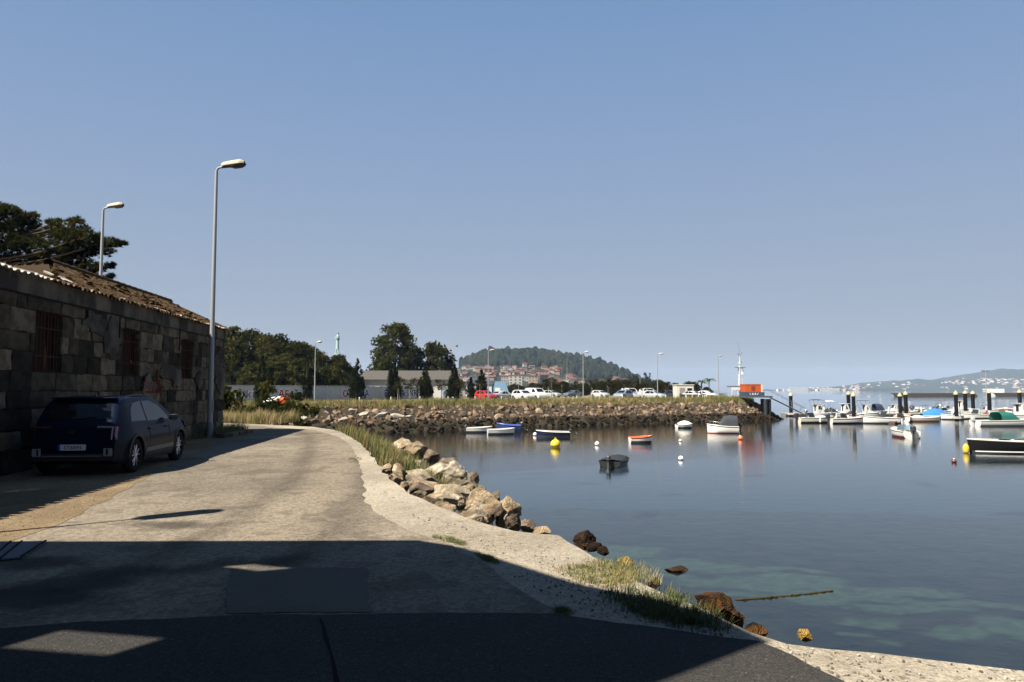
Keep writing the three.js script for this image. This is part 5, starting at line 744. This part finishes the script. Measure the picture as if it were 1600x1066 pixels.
  if (spec.tent) { const [q0, q1, hh, c] = spec.tent, w = h.bw(.4) * .9; part('cabin_cover', gridGeo(10, 12, (u, v) => { const x = lerp(h.x(q0), h.x(q1), u), a = PI * v, k = interp([[0, .93], [.35, 1], [.7, .9], [1, .15]], u); return [x, h.sh(.5) - .05 + Math.pow(Math.sin(a), .55) * hh * k, Math.sign(Math.cos(a)) * Math.pow(Math.abs(Math.cos(a)), .6) * w]; }), fabric(c), t); }
  if (spec.motor) for (let k = 0; k < (spec.motor.n || 1); k++) { const up = spec.motor.up || 0, m = new THREE.Group(); m.name = 'outboard_motor'; m.position.set(h.x(0) - .12, Fb * .85, ((k + .5) / (spec.motor.n || 1) - .5) * .9); m.rotation.z = -up; t.add(m); const s = spec.motor.s || 1, mm = spec.motor.grey ? M_motorGrey : M_motor; part('cowl', rbox(.42 * s, .46 * s, .32 * s, -.12, .28 * s, 0, .10, 3), mm, m); part('leg', mg([box(.18 * s, .75 * s, .10 * s, -.10, -.3 * s, 0), box(.3 * s, .05, .16 * s, -.16, -.55 * s, 0)]), mm, m); part('propeller', cyl(.12 * s, .12 * s, .05, 0, 0, 0, 8).rotateZ(PI / 2).translate(-.24, -.68 * s, 0), M_galvdark, m); }
  if (spec.rail) for (const s of [1, -1]) part('bow_rail', mg([new THREE.TubeGeometry(new THREE.CatmullRomCurve3([.55, .7, .85, .97].map(q => { const p = h.P(q, s, 0); return V3(p[0], p[1] + .32, p[2] * .92); })), 14, .014, 5), ...[.6, .75, .9].map(q => { const p = h.P(q, s, 0); return rod(p, [p[0], p[1] + .32, p[2] * .92], .012); })]), M_steel, t);
  for (const sd of [1, -1]) part('rub_rail', mg([sd].map(s => new THREE.TubeGeometry(new THREE.CatmullRomCurve3(Array.from({ length: 12 }, (_, i) => { const a = h.P(i / 11 * .985, s, 0), b = h.P(i / 11 * .985, s, 1), q = .28; return V3(lerp(a[0], b[0], q), lerp(a[1], b[1], q), lerp(a[2], b[2], q) + s * .012); })), 22, .022, 4))), spec.rimD ? cm(spec.rimD) : M_trim, t);
  if (spec.helm) { part('seat', mg([rbox(.4, .5, .5, h.x(.3), fl + .25, .35, .06), rbox(.4, .5, .5, h.x(.3), fl + .25, -.35, .06)]), mat([.10, .10, .11], .8), t); part('arch', new THREE.TubeGeometry(new THREE.CatmullRomCurve3([[-1, 0], [-.95, .8], [-.6, 1.15], [.6, 1.15], [.95, .8], [1, 0]].map(q => V3(h.x(.14), Fb + q[1], q[0] * h.bw(.14) * .92))), 24, .03, 6), M_steel, t); }
  if (spec.mast) part('mast', mg([rod([h.x(.45), Fb, 0], [h.x(.45), spec.mast, 0], .02, .01), rod([h.x(.45), spec.mast * .8, -.3], [h.x(.45), spec.mast * .8, .3], .012)]), M_steel, t);
  for (const [q, c] of spec.fenders || []) { const p = h.P(q, spec.fs || 1, 1); part('fender', new THREE.CapsuleGeometry(.10, .34, 4, 8).translate(p[0], p[1] - .12, p[2] + .1 * (spec.fs || 1)), cm(c), t); }
  return t;
}
// place by pixel of the waterline: xc, base y; span in px gives the length
const WB = (xc, yb) => { const [x, d] = P(xc, yb, 0); return { x, d }; };
const navy = [.006, .009, .028], blackC = [.003, .003, .0035], blueC = [.016, .028, .105], redC = [.34, .03, .03];
const fit = (x0, x1, yb, o) => { if (x0 > 1200 && o.Fb) o = { ...o, Fb: o.Fb * .74 }; const w = WB((x0 + x1) / 2, yb), L = (x1 - x0) * w.d / F / Math.max(.25, Math.abs(Math.cos(o.turn || 0))); return { ...w, L, B: Math.min(2.1, L * .38), ...o }; };
// small craft moored off the mole
boat('white open rowing boat with a dark interior beside the blue boat', fit(729, 769, 676, { turn: 0, B: 1.5, Fb: .42, deckFrom: .9, thwarts: [.25, .5, .7], wellC: [.05, .05, .05], motor: { up: .9, s: .7 } }), 'rowing_boat');
boat('white rowing boat overlapping the blue boat', fit(762, 804, 679, { turn: .12, B: 1.5, Fb: .42, deckFrom: .88, thwarts: [.3, .6], wellC: [.12, .11, .1] }), 'rowing_boat');
boat('blue wooden boat with a raised blue stern', fit(776, 814, 675, { turn: PI - .05, B: 1.6, Fb: .62, hull: blueC, rim: [.05, .09, .30], deckFrom: .7, wellC: [.03, .05, .14], thwarts: [.3], motor: { up: .5, s: .8 } }), 'rowing_boat');
boat('navy and white flat dinghy behind the yellow buoy', fit(838, 890, 683, { turn: PI, B: 1.5, Fb: .42, hull: navy, rim: C_white, deckFrom: .62, wellC: [.02, .02, .03], motor: { up: .9, s: .6 } }), 'dinghy');
boat('black rubber dinghy with an outboard seen from astern', { ...WB(963, 727), L: 2.4, B: 1.3, Fb: .30, turn: 1.15, hull: [.014, .015, .017], rim: blackC, deckFrom: .92, cover: [.1, .95, .20, [.022, .024, .027]], motor: { up: .2, s: .7 } }, 'dinghy');
boat('small orange and white rowing boat', fit(984, 1019, 692, { turn: .05, B: 1.2, Fb: .40, hull: C_white, rim: [.50, .10, .04], stripe: [.48, .09, .04], deckFrom: .85, wellC: [.42, .10, .05], thwarts: [.3, .6] }), 'rowing_boat');
boat('little white covered sailing dinghy without mast', fit(1057, 1082, 669, { turn: .1, B: 1.2, Fb: .34, cover: [.05, .95, .38, [.55, .54, .5]], deckFrom: .9 }), 'dinghy');
boat('white cabin boat under a black tent cover with a red waterline', fit(1106, 1152, 677, { turn: PI - .15, B: 1.7, Fb: .62, bottom: [.16, .018, .015], bootH: .07, tent: [.04, .62, 1.05, [.035, .038, .045]], deckFrom: .55, rail: 1, motor: { s: .8 } }));
function buoy(label, xp, yp, r, c, ring) { const w = WB(xp, yp), t = thing('mooring_buoy', label, 'buoy', [w.x, 0, -w.d]); part('float', new THREE.SphereGeometry(r, 22, 16).scale(1, .95, 1).translate(0, r * .62, 0), phys(c, .4, { clearcoat: .3 }), t); part('band', new THREE.TorusGeometry(r * .93, r * .06, 6, 28).rotateX(PI / 2).translate(0, r * .30, 0), M_dark, t); part('ring', mg([new THREE.TorusGeometry(r * .18, r * .05, 6, 14).translate(0, r * 1.68, 0), cyl(r * .22, r * .14, r * .14, 0, r * 1.52, 0, 8)]), ring ? phys(c, .5) : M_steel, t); return t; }
buoy('large yellow mooring buoy in the open water', 868, 699, .35, [.46, .34, .012], 1);
buoy('orange ball buoy beside the boat with the black cover', 1157, 687, .20, [.55, .13, .05]);
buoy('white ball buoy beyond the black dinghy', 933, 696, .17, [.6, .6, .58]);
buoy('white ball buoy near the orange rowing boat', 1064, 719, .15, [.6, .6, .58]);
buoy('tiny white buoy at the bow of the navy dinghy', 836, 681, .18, [.6, .55, .5]);
buoy('small dark red buoy before the dark hulled boat', 1491, 723, .14, [.10, .03, .03]);
buoy('white ball buoy under the silver car of the mole', 1063, 690, .12, [.55, .55, .52]);
// marina
boat('cream runabout with a dark outboard nearest the gangway', fit(1246, 1305, 661, { turn: .12, Fb: .82, hull: C_cream, deckFrom: .45, screen: .46, motor: { s: 1.2 }, rail: 1, helm: 1, screenH: .55, fenders: [[.5, C_white]], fs: 1, bottom: blackC }));
boat('white pilot house boat with a dark sun canopy behind the cream runabout', fit(1262, 1302, 652, { turn: .1, Fb: .7, cabin: [.3, .62, 1.35], bimini: [.12, .55, 2.6, [.03, .035, .05]], deckFrom: .6, motor: {} }));
boat('white boat under a black cockpit cover between two cabin boats', fit(1286, 1318, 651, { turn: .05, Fb: .75, cover: [.03, .7, .75, [.02, .022, .03]], deckFrom: .7, bimini: [.1, .5, 2.4, [.45, .47, .5]] }));
boat('white hardtop boat behind the red striped boat', fit(1304, 1342, 653, { turn: .1, Fb: .8, cabin: [.35, .62, 1.4], deckFrom: .6, rail: 1 }));
boat('white speedboat with a red stripe and black bottom', fit(1296, 1352, 662, { turn: .1, Fb: .80, stripe: redC, bottom: blackC, deckFrom: .5, screen: .5, screenH: .55, helm: 1, motor: { s: 1.2 } }));
boat('white cruiser with a blue canopy behind the pile', fit(1338, 1374, 652, { turn: 0, Fb: .75, cabin: [.35, .6, 1.3], bimini: [.1, .55, 2.5, [.06, .07, .11]], deckFrom: .6 }));
boat('broad white cuddy cruiser with a raked windscreen', fit(1344, 1402, 662, { turn: PI - .08, Fb: .92, deckFrom: .42, screen: .46, screenH: .72, helm: 1, motor: { s: 1.3 }, rail: 1 }));
boat('white boat with a dark blue hood at the back pontoon', fit(1360, 1392, 648, { turn: .2, Fb: .75, tent: [.15, .65, 1.25, [.03, .04, .07]], deckFrom: .6 }));
boat('white fishing boat with a thin mast by the pontoon', fit(1382, 1412, 648, { turn: PI, Fb: .7, cabin: [.4, .62, 1.1], mast: 3.0, deckFrom: .6 }));
boat('boat stern under a tan tarpaulin', fit(1396, 1424, 659, { turn: 1.1, Fb: .85, L: 4.6, cover: [.02, .95, .35, [.34, .28, .19]], motor: { up: .5 } }));
boat('low white sloop hull with a brown waterline', fit(1418, 1470, 659, { turn: .05, Fb: .62, bottom: [.10, .04, .025], deckFrom: .4, hull: C_cream, cover: [.1, .5, .3, [.55, .53, .48]] }));
boat('small white runabout seen from astern with a black outboard', { ...WB(1411, 683), L: 3.8, B: 1.55, Fb: .55, turn: 1.45, bottom: [.08, .015, .012], deckFrom: .5, screen: .5, screenC: [.25, .38, .48], motor: { s: 1.1 } });
boat('motor boat wrapped in a bright blue tarpaulin', fit(1436, 1488, 655, { turn: -.2, Fb: .6, B: 2.1, cover: [.12, .9, .95, [.03, .12, .28]], hull: [.5, .56, .58], deckFrom: .6 }));
boat('green decked work boat behind the blue tarpaulin', fit(1434, 1466, 650, { turn: .3, Fb: .7, hull: [.12, .2, .12], rim: [.45, .28, .12], deckFrom: .5, console: 1, bimini: [.3, .6, 1.7, [.08, .09, .05]] }));
boat('white boat with two black outboards behind the blue tarpaulin', fit(1460, 1500, 648, { turn: .15, Fb: .8, motor: { n: 2, up: .5, s: 1.4 }, deckFrom: .5, screen: .5, helm: 1 }));
boat('white boat moored bow out beside the front pile', fit(1474, 1502, 656, { turn: PI - .4, Fb: .75, deckFrom: .45, screen: .48, rail: 1, helm: 1 }));
boat('long white boat with a black lower hull', fit(1494, 1545, 655, { turn: PI, Fb: .85, bottom: blackC, deckFrom: .45, screen: .5, screenH: .6, helm: 1, motor: { grey: 1, s: 1.2 } }));
boat('white launch with a radar dome at the back pontoon', fit(1488, 1522, 645, { turn: .1, Fb: .8, cabin: [.35, .62, 1.5], mast: 2.9, deckFrom: .6, rail: 1 }));
boat('white day boat with a steel arch at the back pontoon', fit(1516, 1556, 646, { turn: PI - .1, Fb: .8, screen: .5, deckFrom: .5, bimini: [.2, .45, 1.9, [.2, .2, .22]] }));
boat('reddish brown work boat far behind the green hood', fit(1556, 1594, 645, { turn: .05, Fb: .8, hull: [.30, .12, .08], deckFrom: .5, rim: [.4, .2, .12], console: 1 }));
boat('grey inflatable with a steel arch behind the pile pair', fit(1392, 1420, 645, { turn: 2.6, Fb: .6, hull: [.16, .17, .18], deckFrom: .7, helm: 1, motor: { s: 1.2, up: .4 } }));
boat('white open boat with a tall black outboard at the back pontoon', fit(1422, 1450, 644, { turn: .4, Fb: .7, deckFrom: .6, console: 1, motor: { s: 1.5, up: .6 } }));
boat('white boat with a grey cockpit cover at the back pontoon', fit(1534, 1572, 645, { turn: .2, Fb: .8, cover: [.05, .6, .5, [.18, .19, .2]], deckFrom: .55, rail: 1 }));
boat('white boat with a brown sun canopy at the back pontoon', fit(1450, 1482, 643, { turn: PI + .2, Fb: .75, bimini: [.15, .5, 2.0, [.12, .07, .045]], deckFrom: .55, screen: .55, motor: {} }));
boat('white sloop hull with a furled blue sail', fit(1575, 1615, 648, { turn: .1, Fb: .8, cover: [.1, .7, .35, [.05, .10, .22]], deckFrom: .5, mast: 3.1 }));
boat('white boat with a black engine hood between the striped and cuddy boats', fit(1322, 1352, 655, { turn: .2, Fb: .8, cover: [.02, .5, .5, [.03, .03, .035]], deckFrom: .5, rail: 1 }));
boat('white skiff with a raised grey outboard beside the blue tarpaulin', fit(1476, 1500, 652, { turn: 2.9, Fb: .7, deckFrom: .6, console: 1, motor: { grey: 1, up: .7, s: 1.3 } }));
boat('white boat with a red engine cover beside the long black bottomed boat', fit(1536, 1562, 654, { turn: .3, Fb: .8, cover: [.02, .4, .35, [.20, .03, .02]], deckFrom: .45, screen: .5 }));
boat('white fishing boat with a brown wheelhouse cover at the back pontoon', fit(1402, 1436, 650, { turn: .1, Fb: .8, tent: [.2, .5, 1.0, [.14, .09, .05]], deckFrom: .5, rail: 1 }));
boat('white open launch with blue seats at the gangway end', fit(1268, 1298, 656, { turn: 2.8, Fb: .7, wellC: [.04, .08, .18], deckFrom: .6, helm: 1, motor: {} }));
boat('small dark hulled tender tied beside the cuddy cruiser', fit(1386, 1404, 662, { turn: .9, L: 2.4, B: 1.2, Fb: .4, hull: [.06, .04, .035], rim: [.30, .16, .10], deckFrom: .85, thwarts: [.4, .7] }), 'dinghy');
boat('white cruiser with a green canvas hood', fit(1524, 1624, 666, { turn: .04, Fb: .82, L: 7.2, B: 2.3, tent: [.32, .62, 1.0, [.014, .085, .07]], deckFrom: .55, motor: { grey: 1 }, rail: 1, bottom: [.06, .07, .07], fenders: [[.3, [.04, .04, .05]], [.42, [.04, .04, .05]]], fs: -1 }));
boat('white wheelhouse boat with teal windows behind the green hood', fit(1572, 1640, 657, { turn: .0, Fb: 1.0, cabin: [.28, .62, 1.45], cabinGlass: [.10, .32, .30], deckFrom: .6 }));
{
  const w = WB(1620, 708), L = 9.2, bowX = PD(1511, 690, w.d).x;
  const b = boat('long black hulled motor boat with a green tarpaulin', { x: bowX + L / 2, d: w.d, L, B: 2.5, Fb: .66, turn: PI, hull: blackC, rim: C_cream, deckFrom: .12, deckC: C_cream, cover: [.22, .60, .62, [.02, .085, .062]], rail: 0 }, 'motor_boat'); part('waterline_stripe', mg([1, -1].map(s => gridGeo(20, 1, (u, v) => { const h = hullFns(L, 2.5, .66), a = h.P(u * .97, s, 2); return [a[0], lerp(.10, .17, v), a[2] + s * .02]; }))), cm([.4, .4, .38]), b); part('hatch', rbox(.5, .05, .5, L * .24, .84, 0, .02), M_dark, b);
  const f = PD(1512.5, 700, w.d - .1); solo('fender_buoy', new THREE.LatheGeometry([[0, -.42], [.14, -.42], [.24, -.3], [.25, -.05], [.22, .15], [.12, .3], [.05, .36], [0, .36]].map(p => V2(...p)), 18), phys([.42, .29, .02], .45), 'yellow fender hanging at the bow of the black boat', 'fender', [f.x - .12, .32, f.z]).scale.setScalar(.78);
}
// piles with pale yellow caps, in collars of the pontoons
const M_pile = mat([.006, .007, .009], .85), M_cap = mat([.34, .31, .17], .85);
for (const [x, ty, d, label] of [[1235.5, 617, 112, 'single pile at the gangway end of the pontoon'], [1325.5, 615, 113, 'pile close behind another by the red striped boat'], [1333.5, 617, 90, 'nearest pile standing clear of the red striped boat'], [1406, 617.5, 106, 'uncapped looking pile beside the boat with the tan tarpaulin'], [1415, 615, 110, 'bright capped pile behind the tan tarpaulin'], [1493.5, 614.5, 97, 'pile standing before the two outboards'], [1508, 613.5, 122, 'slim pile beside the radar dome boat'], [1520, 614, 126, 'plain pile behind the steel arch boat'], [1545.5, 612.5, 118, 'thick pile between the day boat and the reddish boat'], [1593, 612, 120, 'pile behind the teal windows']]) {
  const p = PD(x, ty, d), t = thing('mooring_pile', 'black steel ' + label, 'pile', [p.x, 0, -d], 0, 'mooring piles of the marina'), r = 5.8 * d / F / 2 * .95; part('shaft', cyl(r, r, p.y + 3.5, 0, -3.5, 0, 14), M_pile, t); part('cap', new THREE.ConeGeometry(r * 1.2, .42, 14).translate(0, p.y + .18, 0), M_cap, t); part('cap_rim', cyl(r * 1.2, r * 1.2, .16, 0, p.y - .18, 0, 14), M_cap, t); if (d !== 90) part('collar', rbox(r * 3.4, .3, r * 3.4, 0, .35, 0, .03), mat([.30, .29, .27], .85), t);
}
{ // floating pontoons, plank by plank on the front one
  const M_deck = [mat([.28, .25, .20], .9), mat([.23, .205, .17], .9), mat([.33, .30, .25], .9)];
  for (const [x0, x1, d, label] of [[1226, 1700, 113, 'long floating pontoon with plank decking behind the front row of boats'], [1480, 1720, 132, 'rear floating pontoon behind the radar dome boat']]) { const a = PD(x0, 609, d), b = PD(x1, 609, d), L = b.x - a.x, t = thing('pontoon', label, 'pontoon', [a.x, 0, -d]); part('float', rbox(L, .5, 2.0, L / 2, .1, -1, .05), mat([.12, .12, .12], .9), t); const n = Math.min(90, Math.floor(L / .5)); for (let k = 0; k < n; k++) part('plank', box(L / n - .03, .06, 2.1, L / n * (k + .5), .40 + rr(0, .012), -1), pick(M_deck), t); part('edge_beam', mg([box(L, .16, .1, L / 2, .36, .1), box(L, .16, .1, L / 2, .36, -2.1)]), M_deck[0], t); }
  for (let k = 0; k < 6; k++) { const p = PD(1300 + k * 52, 609, 111); const t = thing('service_pedestal', 'white service pedestal on the long pontoon', 'pedestal', [p.x, .44, -114], 0, 'service pedestals of the pontoon'); part('post', rbox(.2, 1.0, .2, 0, .5, 0, .04), M_white, t); part('cap', rbox(.26, .12, .26, 0, 1.05, 0, .04), M_galvdark, t); }
}
{ // far outer breakwater with its lamp
  for (const [x0, x1, d, label] of [[1394, 1524, 440, 'low dark outer breakwater far behind the marina'], [1552, 1680, 470, 'second low breakwater beyond the teal windowed boat']]) { const a = PD(x0, 609, d), b = PD(x1, 609, d), L = b.x - a.x, t = thing('breakwater', label, 'breakwater', [a.x, -.5, -d]); part('wall', gridGeo(60, 4, (u, v) => [u * L, [0, 1.2, 1.9, 2.2, 2.2][Math.round(v * 4)] + .3 * fbm(u * 30, v, d), [3, 1.5, .6, 0, -3][Math.round(v * 4)]]), mat([.02, .017, .015], .95), t); part('parapet', box(L, .5, .8, L / 2, 2.3, -1.2), mat([.06, .056, .052], .9), t); }
  const d = 450, p = PD(1540, 580, d), t = thing('high_mast_lamp', 'tall mast with twin floodlights on the outer breakwater', 'lamp', [p.x, 0, -d]); part('pole', cyl(.32, .2, p.y, 0, 0, 0, 8), M_galv, t); for (const s of [-1, 1]) part('floodlight', rbox(2.0, 1.1, .8, s * 1.35, p.y, 0, .1), M_galvdark, t);
  const w = PD(1553, 607, 900), r = thing('white_hall', 'low white curved roofed hall on the far shore', 'building', [w.x - 7, 0, -900]); part('roof', new THREE.CylinderGeometry(12, 12, 14, 16, 1, false, -.7, 1.4).rotateX(PI / 2).rotateY(0).translate(9, -4.6, 0), mat([.6, .6, .58], .8), r); part('wall', box(15, 5, 10, 9, 2.5, 0), mat([.5, .5, .48], .9), r);
}
{ // kayak and upturned white hull on the bank of the inlet
  const mk = (label, x, y, d, L, Bm, c, turn, tilt, nm) => { const p = PD(x, y, d), t = thing(nm, label, 'boat', [p.x, p.y, p.z], turn), g = gridGeo(20, 12, (u, v) => { const a = 2 * PI * v, w = Math.pow(Math.sin(PI * clamp(u, .001, .999)), .6); return [(u - .5) * L, Math.sin(a) * .22 * w + .1 * Math.pow(2 * u - 1, 2), Math.cos(a) * Bm / 2 * w]; }); const b = part('hull', g, gel(c), t); b.rotation.set(tilt, 0, .25); const s = part('cockpit', new THREE.TorusGeometry(.24, .03, 6, 20).scale(1.8, 1, 1).rotateX(PI / 2).translate(0, .2, 0), M_dark, t); s.rotation.set(tilt, 0, .25); };
  mk('orange kayak lying on the bank above the inlet', 443, 626, 55, 1.9, .66, [.52, .075, .02], -.55, .9, 'kayak'); mk('white upturned canoe lying beside the orange kayak', 424, 626, 55.5, 1.5, .7, [.5, .49, .46], .25, .3, 'canoe');
}

// ---------- hills, woods and houses of the distance ----------
function ridge(name, prof, D, front, back, treeH, colors, label, n = 160, m = 26) {
  const X = t => lerp(prof[0][0], prof[prof.length - 1][0], t), hgt = (xp, d) => { const top = PD(xp, interp(prof, xp), D).y - treeH, v = clamp((d - front) / (D - front), 0, 1), w = d > D ? 1 - sstep(D, back, d) * .8 : 1; return Math.max(1.5, (top * (v < 1 ? Math.pow(v, .92) : 1)) * w); };
  const g = gridGeo(n, m, (u, v) => { const xp = X(u), d = v < .75 ? lerp(front, D, v / .75) : lerp(D, back, (v - .75) / .25), p = PD(xp, 609, d); return [p.x, hgt(xp, d) + (v > .02 ? 2.5 * fbm(p.x * .02, 3, d * .02, 3) * D / 1500 : -3), -d]; });
  paint(g, (x, y, z) => mix3(colors[0], colors[1], clamp(.5 + 2.4 * fbm(x * .006 * 1500 / D, y * .02, z * .006 * 1500 / D, 4), 0, 1)));
  structure(name, g, mat(0xffffff, 1, { vertexColors: true }), label); return hgt;
}
const hillProf = [[640, 585], [690, 575], [715, 567], [745, 557], [760, 551], [795, 548], [840, 549], [870, 554], [900, 559], [930, 566], [950, 571], [968, 579], [985, 586], [1010, 593], [1040, 600], [1080, 606]];
const hillH = ridge('wooded_hill', hillProf, 1500, 1060, 1900, 9, [[.010, .015, .008], [.018, .021, .011]], 'hill covered in dark wood behind the town');
{ // the wood on the hill, too far to count
  const blob = rock(1, 1.15, 1, 3, 91, 0, .5), pl = []; const onSlope = (xp, d) => { const p = PD(xp, 609, d); return [p.x, hillH(xp, d), -d]; };
  for (let i = 0; i < 5200; i++) { const xp = rr(645, 1070), d = lerp(1150, 1540, Math.pow(rnd(), .6)), q = onSlope(xp, d), py = 609 - (q[1] - EYE) / d * F; if (py > interp([[700, 572], [800, 571], [860, 574], [900, 588], [1100, 604]], xp) + rr(-2, 2)) continue; pl.push([...q, rr(4, 8)]); }
  const m = new THREE.InstancedMesh(blob, mat(0xffffff, 1), pl.length), o = new THREE.Object3D(); m.name = 'hillside_wood'; m.userData = { kind: 'stuff', label: 'dark wood covering the hill behind the town', category: 'wood' };
  pl.forEach((p, i) => { o.position.set(p[0], p[1] + p[3] * .6, p[2]); o.rotation.set(0, rr(0, 6), 0); const tall = rnd() < .15 ? rr(1.5, 2.1) : rr(.7, 1.4); o.scale.set(p[3] * rr(.6, 1.1), p[3] * tall, p[3] * rr(.6, 1.1)); o.updateMatrix(); m.setMatrixAt(i, o.matrix); m.setColorAt(i, lin(...mix3([.006, .010, .005], [.020, .021, .010], rnd() * rnd()))); }); shade(m); scene.add(m);
}
const findD = (hf, xp, py, d0, d1) => { for (let d = d0; d <= d1; d += 4) { if (609 - (hf(xp, d) - EYE) / d * F <= py) return d; } return d1; };
const wallC = [[.23, .21, .185], [.19, .162, .13], [.20, .13, .10], [.26, .255, .235], [.165, .165, .165], [.225, .185, .142]].map(c => mat(c, .9)), roofC = [[.15, .06, .036], [.18, .08, .05], [.12, .05, .036], [.095, .08, .072]].map(c => mat(c, .9)), M_winfar = mat([.05, .055, .06], .4);
const bodyG = box(1, 1, 1, 0, .5, 0), roofG = new THREE.ExtrudeGeometry(new THREE.Shape([V2(-.56, 0), V2(.56, 0), V2(0, .42)]), { depth: 1.12, bevelEnabled: false }).translate(0, 1, -.56), winG = box(.16, .2, .03);
const houseLabel = 'small tiled house in the town below the wooded hill', wallNames = wallC;
for (let i = 0; i < 150; i++) {
  let xp = rr(712, 900), py = interp([[712, 569], [780, 567], [830, 569], [870, 574], [905, 592]], xp) + Math.pow(rnd(), .75) * 28; if (i >= 120) { xp = rr(880, 1060); py = rr(594, 602); } if (py > 601) continue;
  const d = findD(hillH, xp, py, 1060, 1500), p = PD(xp, 609, d), w = rr(6, 12), h = rr(4.5, 8.5), t = thing('town_house', houseLabel, 'house', [p.x, hillH(xp, d) - 1.5, -d], rr(-.5, .5), 'houses of the town on the hill');
  const b = part('wall', bodyG, pick(wallC), t); b.scale.set(w, h, rr(7, 10)); const r = part('roof', roofG, pick(roofC), t); r.scale.set(w, h * .45, 9); r.position.y = h * .54; if (rnd() < .5) { r.rotation.y = PI / 2; r.scale.set(9, h * .45, w); }
  for (const wx of [-.25, .2]) { const q = part('window', winG, M_winfar, t, [wx * w, h * .6, 5.02]); q.scale.set(w * .9, h * .8, 2); }
}
for (const [x0, x1, y0, y1, k, label] of [[783, 794, 588, 600, 0, 'pale apartment block with dark window bays below the town, near the blue boathouse'], [795, 816, 587, 602, 3, 'wide cream apartment block with two window bays below the town'], [826, 840, 588, 603, 5, 'beige apartment block beside the pink one'], [843, 860, 586, 602, 1, 'pink apartment block at the edge of the town'], [842, 856, 580, 586, 2, 'red roofed long house above the pink apartment block']]) {
  const d = 900, a = PD(x0, y1, d), b = PD(x1, y0, d), w = b.x - a.x, h = b.y, t = thing('apartment_block', label, 'building', [a.x, 0, -d]); part('wall', box(w, h, 12, w / 2, h / 2, -6), wallC[k], t); part('roof', box(w + 1, .9, 13, w / 2, h + .45, -6), roofC[k % 3], t); for (let i = 0; i < 3; i++) for (let j = 0; j < 3; j++) part('window', box(w * .13, 1.7, .15, w * (i + .5) / 3, h - 2 - j * 3.4, .05), M_winfar, t);
}
// nearer wooded knoll right of the hill
const knoll = ridge('wooded_knoll', [[955, 600], [972, 590], [985, 587], [1000, 584], [1015, 587], [1028, 592], [1040, 602], [1060, 607]], 620, 540, 720, 5, [[.020, .030, .014], [.036, .042, .02]], 'small wooded knoll beside the hill', 60, 14);
for (let i = 0; i < 26; i++) { const xp = 965 + i * 3.0 + rr(-2, 2), d = rr(560, 620), p = PD(xp, 609, d), hh = rr(6, 9); const t = thing('knoll_tree', 'dark round tree on the small knoll', 'tree', [p.x, knoll(xp, d) - 1, -d], 0, 'trees of the small knoll'), cl = []; for (let k = 0; k < 14; k++) cl.push([rr(-2.4, 2.4), rr(.35, .95) * hh, rr(-2, 2), rr(1.0, 1.7), .8]); part('trunk', cyl(.3, .15, hh * .7, 0, 0, 0, 5), M_bark, t); part('crown', leaves(cl, 12, .6, cypT.concat(broadT)), leafM, t); }
// far shore across the bay
const farProf = [[1150, 611], [1190, 610], [1240, 607], [1290, 604], [1325, 601], [1345, 597], [1385, 594], [1410, 593], [1435, 590.5], [1455, 592.5], [1480, 588], [1520, 582], [1545, 578], [1567, 574.5], [1600, 576], [1650, 570], [1720, 566], [1800, 572]];
const farH = ridge('far_hills', farProf, 4800, 3900, 5600, 6, [[.016, .024, .018], [.030, .034, .024]], 'hazy hills across the bay', 200, 20);
const farC = [[.46, .44, .41], [.38, .34, .29], [.52, .51, .49], [.34, .22, .17]].map(c => mat(c, .9)), farLabel = 'pale far off house on the shore across the bay';
for (let i = 0; i < 195; i++) {
  let xp, py; if (i < 75) { xp = rr(1215, 1345); py = 611 - Math.pow(rnd(), 1.3) * interp([[1215, 3], [1280, 8], [1330, 10]], xp); } else if (i < 150) { xp = rr(1478, 1640); py = rr(592, 601); } else { xp = rr(1345, 1640); py = rr(598, 609); }
  const d = findD(farH, xp, py, 3900, 4790), p = PD(xp, 609, d), w = rr(7, 17), h = rr(5, 9), t = solo('far_house', mg([bodyG.clone().scale(w, h, 12), roofG.clone().scale(w, h * .35, 11).translate(0, h * .62, 0)]), pick(farC), farLabel, 'house', [p.x, farH(xp, d) - 3, -d], 'houses across the bay');
}
for (const [x0, x1, y, h, label] of [[1236, 1262, 612.5, 7, 'long white quay shed at the tip of the far shore'], [1284, 1312, 612.5, 4, 'low pale warehouse on the far waterfront']]) { const d = 3800, a = PD(x0, y, d), b = PD(x1, y, d), w = b.x - a.x; const t = thing('quay_shed', label, 'building', [a.x, 0, -d]); part('wall', box(w, h + 4, 20, w / 2, (h + 4) / 2, -10), wallC[3], t); part('roof', box(w + 4, 2, 22, w / 2, h + 5, -10), mat([.5, .5, .5], .9), t); }

renderer.render(scene, camera);
